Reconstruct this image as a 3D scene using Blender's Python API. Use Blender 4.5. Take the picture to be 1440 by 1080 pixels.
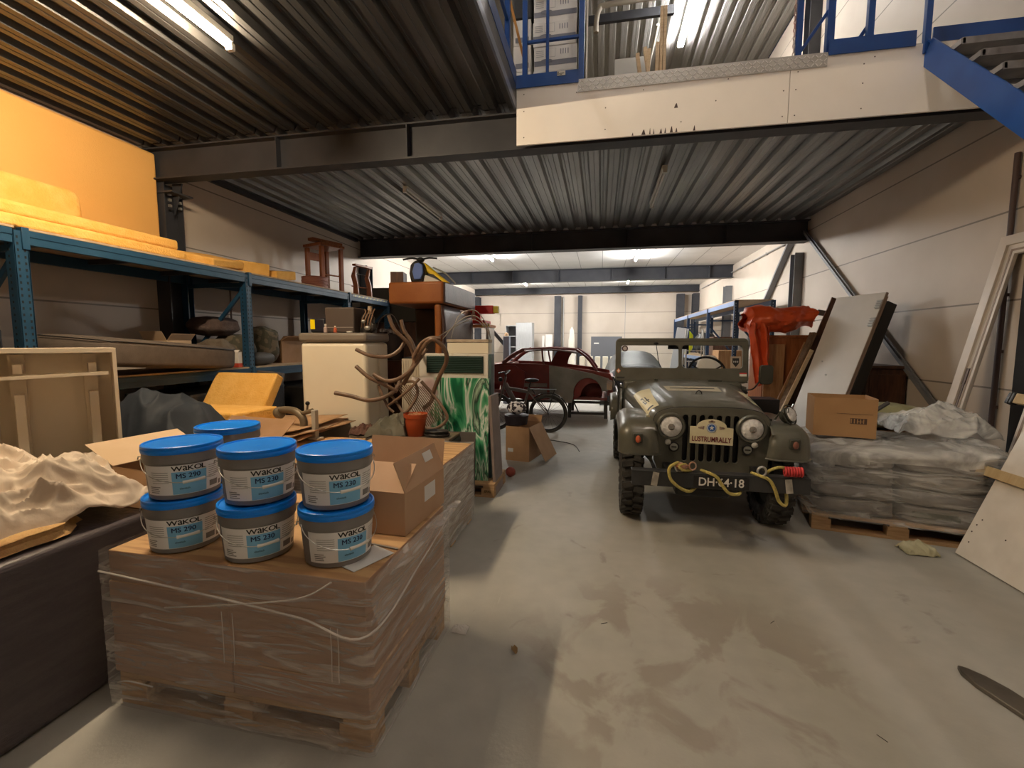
import bpy, bmesh, math, random
from mathutils import Vector, Matrix, Euler
for o in list(bpy.data.objects): bpy.data.objects.remove(o)
S = bpy.context.scene
COL = S.collection
R = math.radians
random.seed(7)

# ------------------------------------------------------------------ camera
def cam_matrix(yaw, pitch, roll):
    cy, sy = math.cos(yaw), math.sin(yaw)
    Rz = Matrix(((cy, sy, 0), (-sy, cy, 0), (0, 0, 1)))
    M = Matrix(((1, 0, 0), (0, 0, -1), (0, 1, 0)))
    cp, sp = math.cos(pitch), math.sin(pitch)
    Rx = Matrix(((1, 0, 0), (0, cp, -sp), (0, sp, cp)))
    cr, sr = math.cos(roll), math.sin(roll)
    Rr = Matrix(((cr, -sr, 0), (sr, cr, 0), (0, 0, 1)))
    A = Rr @ Rx @ M @ Rz
    r, d, f = A[0], A[1], A[2]
    return Matrix(((r[0], -d[0], -f[0], 0), (r[1], -d[1], -f[1], 0), (r[2], -d[2], -f[2], 1.6), (0, 0, 0, 1)))
cam = bpy.data.cameras.new('camera')
cam.sensor_width = 36; cam.lens = 635 / 1440 * 36; cam.clip_start = 0.05; cam.clip_end = 200
camo = bpy.data.objects.new('camera', cam); COL.objects.link(camo)
camo.matrix_world = cam_matrix(R(11.08), R(5.25), R(0.1))
S.camera = camo
S.view_settings.view_transform = 'Standard'; S.view_settings.look = 'None'
S.view_settings.gamma = 1; S.view_settings.use_curve_mapping = False
S.view_settings.exposure = 0.15
W = bpy.data.worlds.new('world'); S.world = W; W.use_nodes = True
W.node_tree.nodes['Background'].inputs[0].default_value = (0.6, 0.7, 0.85, 1)
W.node_tree.nodes['Background'].inputs[1].default_value = 0.05
# lamp strengths (the tubes themselves are built below with their fixtures)
WARM, WARM_S = (1.0, 0.78, 0.52), 540
FILL, FILL_S = (1.0, 0.86, 0.72), 120      # added fill tubes, unseen, near the camera
COOL, COOL_S = (1.0, 0.97, 0.92), 600
UPPER, UPPER_S = (1.0, 0.95, 0.88), 230      # high roof tubes, one visible and one added

# ------------------------------------------------------------------ materials
MATS = {}
def mat(name, c, c2=None, scale=8, rough=.6, metal=0, bump=0, bscale=None, stretch=(1, 1, 1), detail=4, contrast=(.35, .65),
        trans=0, alpha=1, emit=None, estr=0, coat=0, sheen=0, ior=1.45):
    if name in MATS: return MATS[name]
    m = bpy.data.materials.new(name); m.use_nodes = True
    nt = m.node_tree; N = nt.nodes; L = nt.links
    b = N['Principled BSDF']
    b.inputs['Base Color'].default_value = (*c, 1)
    b.inputs['Roughness'].default_value = rough; b.inputs['Metallic'].default_value = metal
    b.inputs['Transmission Weight'].default_value = trans; b.inputs['Alpha'].default_value = alpha
    b.inputs['Coat Weight'].default_value = coat; b.inputs['Sheen Weight'].default_value = sheen; b.inputs['IOR'].default_value = ior
    if emit: b.inputs['Emission Color'].default_value = (*emit, 1); b.inputs['Emission Strength'].default_value = estr
    if c2 or bump:
        tc = N.new('ShaderNodeTexCoord'); mp = N.new('ShaderNodeMapping'); mp.inputs['Scale'].default_value = stretch
        L.new(tc.outputs['Object'], mp.inputs['Vector'])
    if c2:
        n = N.new('ShaderNodeTexNoise'); n.inputs['Scale'].default_value = scale; n.inputs['Detail'].default_value = detail
        L.new(mp.outputs[0], n.inputs['Vector'])
        r = N.new('ShaderNodeValToRGB'); r.color_ramp.elements[0].position = contrast[0]; r.color_ramp.elements[1].position = contrast[1]
        r.color_ramp.elements[0].color = (*c, 1); r.color_ramp.elements[1].color = (*c2, 1)
        L.new(n.outputs['Fac'], r.inputs[0]); L.new(r.outputs[0], b.inputs['Base Color'])
    if bump:
        n2 = N.new('ShaderNodeTexNoise'); n2.inputs['Scale'].default_value = bscale or scale * 3; n2.inputs['Detail'].default_value = 5
        L.new(mp.outputs[0], n2.inputs['Vector'])
        bp = N.new('ShaderNodeBump'); bp.inputs['Strength'].default_value = bump; bp.inputs['Distance'].default_value = .02
        L.new(n2.outputs['Fac'], bp.inputs['Height']); L.new(bp.outputs[0], b.inputs['Normal'])
    MATS[name] = m
    return m
def nodes(m): return m.node_tree.nodes, m.node_tree.links, m.node_tree.nodes['Principled BSDF']

steel_dark = mat('dark_steel', (.030, .033, .042), (.045, .047, .056), 3, .55, 0, .1)
steel_blue = mat('blue_rack_paint', (.008, .048, .10), (.016, .064, .125), 5, .45)
rack_orange = mat('rack_holes', (.01, .01, .012), rough=.9)
rail_blue = mat('blue_railing_paint', (.010, .055, .235), (.014, .07, .28), 4, .32)
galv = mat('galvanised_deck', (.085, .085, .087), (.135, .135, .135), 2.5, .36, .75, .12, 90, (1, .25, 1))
galv_lit = mat('galvanised_deck_lit', (.17, .17, .17), (.26, .26, .255), 2.5, .36, .75, .12, 90, (1, .25, 1))  # same deck, second bay's stronger light put into a lighter colour
galv_roof = mat('galvanised_roof', (.36, .36, .35), (.46, .46, .45), 2.5, .5, .35, .12, 90, (1, .25, 1))  # roof sheet lightened, the light on its ribs put into the colour
galv2 = mat('galvanised_bright', (.46, .46, .45), (.58, .58, .56), 3, .35, .8, .1)
white_panel = mat('white_panel', (.68, .66, .63), (.75, .73, .70), 1.5, .5)
fascia_m = mat('fascia_board', (.85, .82, .78), (.90, .87, .83), 2, .45)
tubeglass = {}
def tube_mat(kind, c, s):
    if kind not in tubeglass:
        tubeglass[kind] = mat('lit_tube_' + kind, (1, 1, 1), emit=c, estr=s)
    return tubeglass[kind]
white_plastic = mat('white_plastic', (.75, .74, .70), rough=.4)
black_plastic = mat('black_plastic', (.012, .012, .013), rough=.45)
black_rubber = mat('black_rubber', (.018, .017, .016), (.035, .032, .03), 12, .8, 0, .3)
chrome = mat('chrome', (.75, .75, .75), rough=.15, metal=1)
card = mat('cardboard', (.42, .25, .13), (.47, .29, .16), 6, .8, 0, .05)
card_dk = mat('cardboard_dark', (.27, .15, .07), (.33, .19, .10), 5, .8)
wood_pal = mat('pallet_wood', (.35, .21, .10), (.50, .32, .17), 6, .8, 0, .2, 30, (1, 8, 8))
wood_lt = mat('pale_wood', (.62, .46, .28), (.72, .56, .37), 6, .6, 0, .1, 30, (2, 9, 9))
wood_red = mat('red_brown_wood', (.24, .07, .02), (.33, .11, .035), 4, .35, 0, .1, 30, (8, 8, 1))
wood_dk = mat('dark_wood', (.055, .022, .012), (.10, .04, .02), 4, .5, 0, .1, 30, (8, 8, 1))
wood_mid = mat('mid_wood', (.30, .15, .06), (.40, .22, .10), 4, .5, 0, .1, 30, (8, 8, 1))
foam_y = mat('yellow_foam', (.86, .46, .10), (.92, .54, .15), 9, .95, 0, .5, 60)
creamy = mat('cream_enamel', (.80, .74, .60), (.84, .78, .64), 2, .35)
taupe = mat('taupe_top', (.20, .17, .14), rough=.5)
film = None

# ------------------------------------------------------------------ mesh builder
class MB:
    def __init__(s): s.v = []; s.f = []; s.mi = []; s.m = 0
    def add(s, vs, fs, T=None):
        k = len(s.v)
        for v in vs:
            v = Vector(v)
            s.v.append(T @ v if T else v)
        for f in fs: s.f.append(tuple(i + k for i in f)); s.mi.append(s.m)
        return s
    def box(s, c, d, rot=None, taper=None):
        x, y, z = d[0] / 2, d[1] / 2, d[2] / 2; t = taper or (1, 1)
        vs = [(-x, -y, -z), (x, -y, -z), (x, y, -z), (-x, y, -z), (-x * t[0], -y * t[1], z), (x * t[0], -y * t[1], z), (x * t[0], y * t[1], z), (-x * t[0], y * t[1], z)]
        T = Matrix.Translation(c) @ (Euler([R(a) for a in rot]).to_matrix().to_4x4() if rot else Matrix())
        return s.add(vs, [(3, 2, 1, 0), (4, 5, 6, 7), (0, 1, 5, 4), (1, 2, 6, 5), (2, 3, 7, 6), (3, 0, 4, 7)], T)
    def bb(s, x0, x1, y0, y1, z0, z1): return s.box(((x0 + x1) / 2, (y0 + y1) / 2, (z0 + z1) / 2), (abs(x1 - x0), abs(y1 - y0), abs(z1 - z0)))
    def bar(s, a, b, w, h=None, up=(0, 0, 1)):
        a, b = Vector(a), Vector(b); h = h or w; d = (b - a); l = d.length; d.normalize()
        up = Vector(up)
        if abs(d.dot(up)) > .98: up = Vector((0, 1, 0))
        x = d.cross(up).normalized(); z = x.cross(d)
        T = Matrix((( x[0], d[0], z[0], (a[0] + b[0]) / 2), (x[1], d[1], z[1], (a[1] + b[1]) / 2), (x[2], d[2], z[2], (a[2] + b[2]) / 2), (0, 0, 0, 1)))
        y = l / 2; w /= 2; h /= 2
        return s.add([(-w, -y, -h), (w, -y, -h), (w, y, -h), (-w, y, -h), (-w, -y, h), (w, -y, h), (w, y, h), (-w, y, h)],
                     [(3, 2, 1, 0), (4, 5, 6, 7), (0, 1, 5, 4), (1, 2, 6, 5), (2, 3, 7, 6), (3, 0, 4, 7)], T)
    def tube(s, pts, r, n=10, close=False, caps=True):
        pts = [Vector(p) for p in pts]; k = len(pts); rr = r if isinstance(r, (list, tuple)) else [r] * k
        rings = []; prev = None
        for i, p in enumerate(pts):
            if close: t = pts[(i + 1) % k] - pts[i - 1]
            else: t = pts[min(i + 1, k - 1)] - pts[max(i - 1, 0)]
            t.normalize()
            if prev is None:
                u = t.orthogonal().normalized()
            else:
                u = (prev - t * prev.dot(t))
                u = u.normalized() if u.length > 1e-6 else t.orthogonal().normalized()
            prev = u; w = t.cross(u)
            rings.append([p + (u * math.cos(2 * math.pi * j / n) + w * math.sin(2 * math.pi * j / n)) * rr[i] for j in range(n)])
        vs = [v for rg in rings for v in rg]; fs = []
        for i in range(k if close else k - 1):
            a, b = i * n, ((i + 1) % k) * n
            for j in range(n): fs.append((a + j, a + (j + 1) % n, b + (j + 1) % n, b + j))
        if caps and not close: fs.append(tuple(range(n - 1, -1, -1))); fs.append(tuple((k - 1) * n + j for j in range(n)))
        return s.add(vs, fs)
    def lathe(s, prof, n=32, T=None, cap=True):
        vs = [(r * math.cos(2 * math.pi * j / n), r * math.sin(2 * math.pi * j / n), z) for r, z in prof for j in range(n)]
        fs = []
        for i in range(len(prof) - 1):
            for j in range(n): fs.append((i * n + j, i * n + (j + 1) % n, (i + 1) * n + (j + 1) % n, (i + 1) * n + j))
        if cap: fs.append(tuple(range(n - 1, -1, -1))); fs.append(tuple((len(prof) - 1) * n + j for j in range(n)))
        return s.add(vs, fs, T)
    def prism(s, poly, h, T=None, z0=0):
        n = len(poly)
        vs = [(x, y, z0) for x, y in poly] + [(x, y, z0 + h) for x, y in poly]
        fs = [tuple(range(n - 1, -1, -1)), tuple(range(n, 2 * n))] + [(i, (i + 1) % n, n + (i + 1) % n, n + i) for i in range(n)]
        return s.add(vs, fs, T)
    def grid(s, fn, nu, nv, T=None, wrap=False):
        vs = [fn(i / nu, j / nv) for j in range(nv + 1) for i in range(nu + (0 if wrap else 1))]
        w = nu if wrap else nu + 1; fs = []
        for j in range(nv):
            for i in range(nu): fs.append((j * w + i, j * w + (i + 1) % w, (j + 1) * w + (i + 1) % w, (j + 1) * w + i))
        return s.add(vs, fs, T)
    def blob(s, c, d, T=None, n=16, amp=0, fr=3, seed=0, flat=1.0):
        rnd = random.Random(seed); ph = [rnd.uniform(0, 6.28) for _ in range(12)]
        def fn(u, v):
            a = 2 * math.pi * u; b = math.pi * (v - .5)
            x, y, z = math.cos(b) * math.cos(a), math.cos(b) * math.sin(a), math.sin(b)
            e = flat
            q = lambda t: math.copysign(abs(t) ** e, t)
            k = 1 + amp * (math.sin(fr * x * 2 + ph[0]) * math.sin(fr * y * 2.3 + ph[1]) + .6 * math.sin(fr * 2.7 * z + ph[2] + 2 * x) + .4 * math.sin(fr * 4 * x + ph[3]) * math.sin(fr * 4 * y + ph[4]))
            return (c[0] + q(x) * d[0] / 2 * k, c[1] + q(y) * d[1] / 2 * k, c[2] + q(z) * d[2] / 2 * k)
        return s.grid(fn, n * 2, n, T, wrap=True)
    def tris(s): return s
    def build(s, name, m=None, parent=None, loc=(0, 0, 0), rot=None, bevel=0, bseg=2, smooth=None, solid=0, subsurf=0):
        me = bpy.data.meshes.new(name); me.from_pydata(s.v, [], s.f); me.update()
        mm = m if isinstance(m, (list, tuple)) else [m]
        for x in mm: me.materials.append(x)
        if len(mm) > 1: me.polygons.foreach_set('material_index', s.mi)
        if smooth is None: smooth = 35
        if smooth:
            me.polygons.foreach_set('use_smooth', [True] * len(me.polygons))
            try: me.set_sharp_from_angle(angle=R(smooth))
            except Exception: pass
        o = bpy.data.objects.new(name, me); COL.objects.link(o)
        o.location = loc
        if rot: o.rotation_euler = [R(a) for a in rot]
        if parent: o.parent = parent
        if solid:
            md = o.modifiers.new('s', 'SOLIDIFY'); md.thickness = solid; md.offset = -1
        if subsurf:
            md = o.modifiers.new('u', 'SUBSURF'); md.levels = md.render_levels = subsurf
        if bevel:
            md = o.modifiers.new('b', 'BEVEL'); md.width = bevel; md.segments = bseg; md.limit_method = 'ANGLE'; md.angle_limit = R(40)
            md.harden_normals = False
        return o
def tag(o, label, cat, group=None, kind=None):
    o['label'] = label; o['category'] = cat
    if group: o['group'] = group
    if kind: o['kind'] = kind
    return o
def thing(name, label, cat, loc=(0, 0, 0), rz=0, group=None):
    o = bpy.data.objects.new(name, None); COL.objects.link(o); o.empty_display_size = .1
    o.location = loc; o.rotation_euler = (0, 0, R(rz))
    return tag(o, label, cat, group)
def struct(o): o['kind'] = 'structure'; return o
def copy_tree(o, parent=None):
    c = o.copy(); COL.objects.link(c); c.parent = parent
    for ch in list(o.children): copy_tree(ch, c)
    return c
def curve_mesh(cu):
    """turn a curve datablock into a mesh datablock"""
    o = bpy.data.objects.new('tmp', cu); COL.objects.link(o)
    dg = bpy.context.evaluated_depsgraph_get(); dg.update()
    me = bpy.data.meshes.new_from_object(o.evaluated_get(dg))
    bpy.data.objects.remove(o); return me
def plate(name, outline, holes, thick, m, parent=None, bevel=0, loc=(0, 0, 0), rot=None):
    """flat plate with holes, outline in x,y, extruded along z"""
    cu = bpy.data.curves.new('c', 'CURVE'); cu.dimensions = '2D'; cu.fill_mode = 'BOTH'; cu.extrude = thick / 2; cu.bevel_depth = bevel
    for pl in [outline] + holes:
        sp = cu.splines.new('POLY'); sp.points.add(len(pl) - 1); sp.use_cyclic_u = True
        for i, p in enumerate(pl): sp.points[i].co = (p[0], p[1], 0, 1)
    me = curve_mesh(cu); me.materials.clear(); me.materials.append(m)
    o = bpy.data.objects.new(name, me); COL.objects.link(o); o.location = loc
    if rot: o.rotation_euler = [R(a) for a in rot]
    if parent: o.parent = parent
    return o
def text(name, s, size, m, parent=None, loc=(0, 0, 0), rot=(90, 0, 0), ext=.0008, sx=1.0, align='CENTER', bend=None, bold=0, spacing=1.0, shear=0):
    """lettering built as a mesh; bend = radius of the cylinder it lies on"""
    cu = bpy.data.curves.new('t', 'FONT'); cu.body = s; cu.size = size; cu.extrude = ext; cu.align_x = align; cu.align_y = 'CENTER'
    cu.offset = bold; cu.space_character = spacing; cu.shear = shear; cu.resolution_u = 3
    me = curve_mesh(cu); me.materials.clear(); me.materials.append(m)
    for v in me.vertices:
        v.co.x *= sx
        if bend:
            a = v.co.x / bend; r = bend + v.co.z
            v.co = (r * math.sin(a), v.co.y, r * math.cos(a))
    o = bpy.data.objects.new(name, me); COL.objects.link(o); o.location = loc
    o.rotation_euler = [R(a) for a in rot]
    if parent: o.parent = parent
    return o
def circ(cx, cy, r, n=28, a0=0, a1=360, ry=None):
    return [(cx + r * math.cos(R(a0 + (a1 - a0) * i / n)), cy + (ry or r) * math.sin(R(a0 + (a1 - a0) * i / n))) for i in range(n + (0 if a1 - a0 == 360 else 1))]
def rrect(x0, x1, y0, y1, r, n=5):
    p = []
    for cx, cy, a in ((x1 - r, y1 - r, 0), (x0 + r, y1 - r, 90), (x0 + r, y0 + r, 180), (x1 - r, y0 + r, 270)):
        for i in range(n + 1): p.append((cx + r * math.cos(R(a + 90 * i / n)), cy + r * math.sin(R(a + 90 * i / n))))
    return p
def sm(a, b, t): return a + (b - a) * t
# ================================================================== ROOM
XL, XR, YF, YB, ZC, ZR = -5.55, 3.88, -4.0, 19.9, 3.95, 8.5
YA = 4.68
# floor: worn grey-green screed with brown patches and scuffs
fl = mat('floor_screed', (.36, .35, .31), rough=.42)
fl.node_tree.nodes['Principled BSDF'].inputs['Specular IOR Level'].default_value = .28
N, L, B = nodes(fl)
tc = N.new('ShaderNodeTexCoord')
def noise(scale, det=6, dist=0, loc=(0, 0, 0), sc=(1, 1, 1)):
    mp = N.new('ShaderNodeMapping'); mp.inputs['Location'].default_value = loc; mp.inputs['Scale'].default_value = sc; L.new(tc.outputs['Object'], mp.inputs[0])
    n = N.new('ShaderNodeTexNoise'); n.inputs['Scale'].default_value = scale; n.inputs['Detail'].default_value = det; n.inputs['Distortion'].default_value = dist
    L.new(mp.outputs[0], n.inputs['Vector']); return n.outputs['Fac']
def ramp(fac, p0, p1, c0=(0, 0, 0), c1=(1, 1, 1)):
    r = N.new('ShaderNodeValToRGB'); r.color_ramp.elements[0].position = p0; r.color_ramp.elements[1].position = p1
    r.color_ramp.elements[0].color = (*c0, 1); r.color_ramp.elements[1].color = (*c1, 1); L.new(fac, r.inputs[0]); return r.outputs[0]
def mixc(fac, a, b):
    m = N.new('ShaderNodeMix'); m.data_type = 'RGBA'; L.new(fac, m.inputs[0])
    for s_, v in ((6, a), (7, b)):
        if isinstance(v, tuple): m.inputs[s_].default_value = (*v, 1)
        else: L.new(v, m.inputs[s_])
    return m.outputs[2]
def math_(op, a, b):
    m = N.new('ShaderNodeMath'); m.operation = op
    for i, v in enumerate((a, b)):
        if isinstance(v, (int, float)): m.inputs[i].default_value = v
        else: L.new(v, m.inputs[i])
    return m.outputs[0]
base = ramp(noise(.9, 5), .3, .7, (.335, .335, .30), (.42, .405, .365))
fine = ramp(noise(7, 8), .35, .7, (.345, .335, .30), (.43, .41, .37))
c = mixc(math_('MULTIPLY', 1, .45), base, fine)
# worn brown patch in front of the jeep (a stain with its own place)
sx = N.new('ShaderNodeSeparateXYZ'); L.new(tc.outputs['Object'], sx.inputs[0])
dx = math_('DIVIDE', math_('SUBTRACT', sx.outputs[0], .45), .95); dy = math_('DIVIDE', math_('SUBTRACT', sx.outputs[1], 2.2), .95)
dist = math_('ADD', math_('MULTIPLY', dx, dx), math_('MULTIPLY', dy, dy))
region = ramp(dist, .35, 1.3, (1, 1, 1), (0, 0, 0))
patch = ramp(noise(3.1, 10, .5, (3.1, 1.2, 0), (1, .8, 1)), .50, .565)
c = mixc(math_('MULTIPLY', math_('MULTIPLY', region, patch), .55), c, (.235, .195, .165))
streak = ramp(noise(3, 10, 1.5, (5, 2, 0), (1, 1, 1)), .66, .74)
c = mixc(math_('MULTIPLY', streak, .5), c, (.20, .18, .155))
scr = ramp(noise(14, 10, 0, (0, 0, 0), (1, .12, 1)), .72, .78)
c = mixc(math_('MULTIPLY', scr, .35), c, (.55, .52, .46))
L.new(c, B.inputs['Base Color'])
L.new(ramp(noise(2.2, 6), .3, .7, (.5, .5, .5), (.68, .68, .68)), B.inputs['Roughness'])
bp = N.new('ShaderNodeBump'); bp.inputs['Strength'].default_value = .08; bp.inputs['Distance'].default_value = .01
L.new(noise(60, 6), bp.inputs['Height']); L.new(bp.outputs[0], B.inputs['Normal'])
struct(MB().bb(XL, XR, YF, YB, -.1, 0).build('floor', fl, smooth=0))

# walls: sandwich panels with horizontal seams
def wall_mat(name, c1, c2):
    m = mat(name, c1, c2, 1.2, .55, 0, 0); N, L, B = nodes(m)
    old = B.inputs['Base Color'].links[0].from_socket
    tc = N.new('ShaderNodeTexCoord'); sp = N.new('ShaderNodeSeparateXYZ'); L.new(tc.outputs['Object'], sp.inputs[0])
    a = N.new('ShaderNodeMath'); a.operation = 'SUBTRACT'; a.inputs[1].default_value = 2.88 - 3 * .865; L.new(sp.outputs[2], a.inputs[0])
    w = N.new('ShaderNodeMath'); w.operation = 'PINGPONG'; w.inputs[1].default_value = .4325; L.new(a.outputs[0], w.inputs[0])
    lt = N.new('ShaderNodeMath'); lt.operation = 'LESS_THAN'; lt.inputs[1].default_value = .009; L.new(w.outputs[0], lt.inputs[0])
    mx = N.new('ShaderNodeMix'); mx.data_type = 'RGBA'; L.new(lt.outputs[0], mx.inputs[0]); L.new(old, mx.inputs[6]); mx.inputs[7].default_value = (.22, .19, .16, 1)
    L.new(mx.outputs[2], B.inputs['Base Color'])
    return m
wallm = wall_mat('wall_panel_paint', (.53, .46, .39), (.59, .52, .45))
struct(MB().bb(XL - .2, XL, YF, YB, 0, ZR).build('wall_left', wallm, smooth=0))
struct(MB().bb(XR, XR + .2, YF, YB, 0, ZR).build('wall_right', wallm, smooth=0))
struct(MB().bb(XL - .2, XR + .2, YB, YB + .2, 0, ZR).build('wall_back', wallm, smooth=0))
struct(MB().bb(XL - .2, XR + .2, YF - .2, YF, 0, ZR).build('wall_front', wallm, smooth=0))

def ribs(x0, x1, y0, y1, z, pitch=.255, h=.055, flip=False):
    """trapezoid sheet with stiffening grooves running along y"""
    mb = MB(); prof = []; x = x0; k = 0
    cell = [(0, 0), (.055, 0), (.062, .006), (.069, 0), (.125, 0), (.15, h), (.175, h), (.182, h - .006), (.189, h), (.23, h)]
    while x < x1:
        for a, b in cell:
            if x + a < x1: prof.append((x + a, z + b))
        x += pitch
    prof.append((x1, z + h))
    n = len(prof); vs = [(a, y0, b) for a, b in prof] + [(a, y1, b) for a, b in prof]
    mb.add(vs, [(i, i + 1, n + i + 1, n + i) for i in range(n - 1)])
    mb.bb(x0, x1, y0, y1, z + h + .002, z + h + .2 - .055)
    return mb
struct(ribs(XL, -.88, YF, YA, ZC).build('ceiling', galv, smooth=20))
struct(ribs(XL, XR, YA + .02, 9.8, ZC).build('ceiling', galv_lit, smooth=20))
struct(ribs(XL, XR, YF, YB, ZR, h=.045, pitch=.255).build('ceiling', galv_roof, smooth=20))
wc = mat('white_ceiling_panel', (.74, .74, .74), (.8, .8, .8), 2, .5)
Nn, Ln, Bn = nodes(wc)
old = Bn.inputs['Base Color'].links[0].from_socket
tc2 = Nn.new('ShaderNodeTexCoord'); sp2 = Nn.new('ShaderNodeSeparateXYZ'); Ln.new(tc2.outputs['Object'], sp2.inputs[0])
w2 = Nn.new('ShaderNodeMath'); w2.operation = 'PINGPONG'; w2.inputs[1].default_value = .33; Ln.new(sp2.outputs[0], w2.inputs[0])
l2 = Nn.new('ShaderNodeMath'); l2.operation = 'LESS_THAN'; l2.inputs[1].default_value = .007; Ln.new(w2.outputs[0], l2.inputs[0])
m2 = Nn.new('ShaderNodeMix'); m2.data_type = 'RGBA'; Ln.new(l2.outputs[0], m2.inputs[0]); Ln.new(old, m2.inputs[6]); m2.inputs[7].default_value = (.25, .25, .26, 1)
Ln.new(m2.outputs[2], Bn.inputs['Base Color'])
struct(MB().bb(XL, XR, 9.8, YB, ZC, ZC + .15).build('ceiling', wc, smooth=0))

# I-beams across the hall
def ibeam(x0, x1, y, zt, h=.37, w=.18, stiff=()):
    mb = MB(); mb.bb(x0, x1, y - w / 2, y + w / 2, zt - .016, zt); mb.bb(x0, x1, y - w / 2, y + w / 2, zt - h, zt - h + .018)
    mb.bb(x0, x1, y - .006, y + .006, zt - h + .018, zt - .016)
    for s in stiff: mb.bb(s - .006, s + .006, y - w / 2 + .005, y + w / 2 - .005, zt - h + .018, zt - .016)
    return mb
struct(ibeam(XL, XR, 4.86, ZC, stiff=(-3.7, -2.1, -.5, 1.2, 2.6)).build('trim_1', steel_dark, smooth=0))
struct(ibeam(XL, XR, 9.9, ZC, .40, .26, stiff=(-3.5, -1.5, .5, 2.4)).build('trim_2', steel_dark, smooth=0))
struct(ibeam(XL, XR, 14.95, ZC, .39, .26, stiff=(-4.3, -2.9, -1.4, .3, 1.9, 3.2)).build('trim_3', steel_dark, smooth=0))
struct(ibeam(XL, XR, 19.7, ZC, .26, .26).build('trim_4', steel_dark, smooth=0))
# columns
def column(name, x, y, w, d, z1, z0=0):
    mb = MB(); t = .014
    mb.bb(x - w / 2, x - w / 2 + t, y - d / 2, y + d / 2, z0, z1); mb.bb(x + w / 2 - t, x + w / 2, y - d / 2, y + d / 2, z0, z1); mb.bb(x - w / 2 + t, x + w / 2 - t, y - .006, y + .006, z0, z1)
    return struct(mb.build(name, steel_dark, smooth=0))
def columnY(name, x, y, w, d, z1, z0=0, m=steel_dark):
    mb = MB(); t = .014
    mb.bb(x - w / 2, x + w / 2, y - d / 2, y - d / 2 + t, z0, z1); mb.bb(x - w / 2, x + w / 2, y + d / 2 - t, y + d / 2, z0, z1); mb.bb(x - .006, x + .006, y - d / 2 + t, y + d / 2 - t, z0, z1)
    return struct(mb.build(name, m, smooth=0))
columnY('trim_5', XL + .1, 4.98, .2, .26, 3.58)
columnY('trim_6', XL + .1, 9.95, .2, .26, 3.37)
columnY('trim_7', XL + .1, 15, .2, .26, 3.33)
columnY('trim_8', XL + .13, 19.72, .24, .3, 3.6)
colg = mat('grey_steel', (.17, .18, .20), (.21, .22, .24), 3, .45)
columnY('trim_9', XR - .08, 10.1, .16, .22, 3.37, m=colg)
columnY('trim_10', XR - .1, 15.05, .2, .26, 3.33, m=colg)
columnY('trim_11', XR - .13, 19.72, .24, .3, 3.6)
columnY('trim_12', 3.18, 19.78, .3, .2, 3.6)
columnY('trim_13', -1.86, 19.78, .28, .2, 3.6)
columnY('trim_14', -.9, 19.78, .18, .2, 3.6)
columnY('trim_15', XR - .1, 9.95, .2, .26, ZR, ZC + .2)
columnY('trim_16', XR - .1, 4.98, .2, .26, ZR, ZC + .4)
# end-plate with bolts at the top of the left column
mb = MB(); mb.bb(XL, XL + .34, 4.83, 5.13, 3.44, 3.46); mb.add([(XL + .2, 4.97, 3.58), (XL + .2, 4.97, 3.2), (XL + .34, 4.97, 3.58), (XL + .2, 4.99, 3.58), (XL + .2, 4.99, 3.2), (XL + .34, 4.99, 3.58)], [(0, 1, 2), (5, 4, 3), (0, 3, 4, 1), (1, 4, 5, 2), (2, 5, 3, 0)])
mb.m = 1
for dz in (0, .07, .14):
    for dy in (-.07, .07): mb.box((XL + .215, 4.98 + dy, 3.3 + dz), (.03, .03, .03))
struct(mb.build('trim_17', [steel_dark, galv2], smooth=0))
# wind braces on the right wall
mb = MB(); mb.bar((XR - .07, 9.9, 3.75), (XR - .07, 4.9, -.1 + .1), .05, .02, (1, 0, 0)); mb.bar((XR - .05, 9.9, 3.75), (XR - .05, 4.9, 0), .10, .012, (1, 0, 0))
struct(mb.build('trim_18', colg, smooth=0))
mb = MB(); mb.bar((XR - .07, 10.2, 3.9), (XR - .07, 14.9, 0), .05, .12, (1, 0, 0)); struct(mb.build('trim_19', colg, smooth=0))
mb = MB(); mb.tube([(XR - .04, 10, 3.72), (XR - .04, 19, 3.72)], .02, 8)
for y in range(11, 19): mb.box((XR - .03, y, 3.72), (.05, .04, .06))
struct(mb.build('trim_20', mat('grey_conduit', (.30, .29, .28), rough=.5), smooth=30))
# conduits
def conduit(name, x, y, z0, z1, m, r=.017, d=1):
    mb = MB(); mb.tube([(x, y, z0), (x, y, z1)], r, 10); z = z0 + .25
    while z < z1:
        mb.box((x + d * .012, y, z), (.03, .05, .03)); z += .55
    return struct(mb.build(name, m, smooth=40))
cond_br = mat('brown_conduit', (.20, .13, .10), rough=.5)
conduit('trim_21', XR - .035, 5.3, .72, 3.4, mat('dark_conduit', (.09, .06, .06), rough=.5), .024)
conduit('trim_22', XL + .03, 5.22, 1.2, 3.45, cond_br, .012, -1)
conduit('trim_23', -1.62, 19.87, 0, 3.55, mat('pale_conduit', (.5, .5, .48), rough=.5), .03)
conduit('trim_24', XL + .03, 5.98, 1.3, 2.4, cond_br, .012, -1)
# edge trims along the left wall top
struct(MB().bb(XL, XL + .04, YF, 4.7, ZC - .05, ZC - .01).build('trim_25', mat('edge_trim', (.45, .3, .22), rough=.4), smooth=0))
struct(MB().bb(XL, XL + .06, 5.1, 9.7, ZC - .07, ZC).build('trim_26', steel_dark, smooth=0))
# vertical joints on the back wall
mb = MB(); mb.m = 0
mb.bb(.98, 1.0, YB - .006, YB, 0, 3.6); struct(mb.build('trim_27', mat('joint_grey', (.3, .3, .3), rough=.6), smooth=0))

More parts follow.
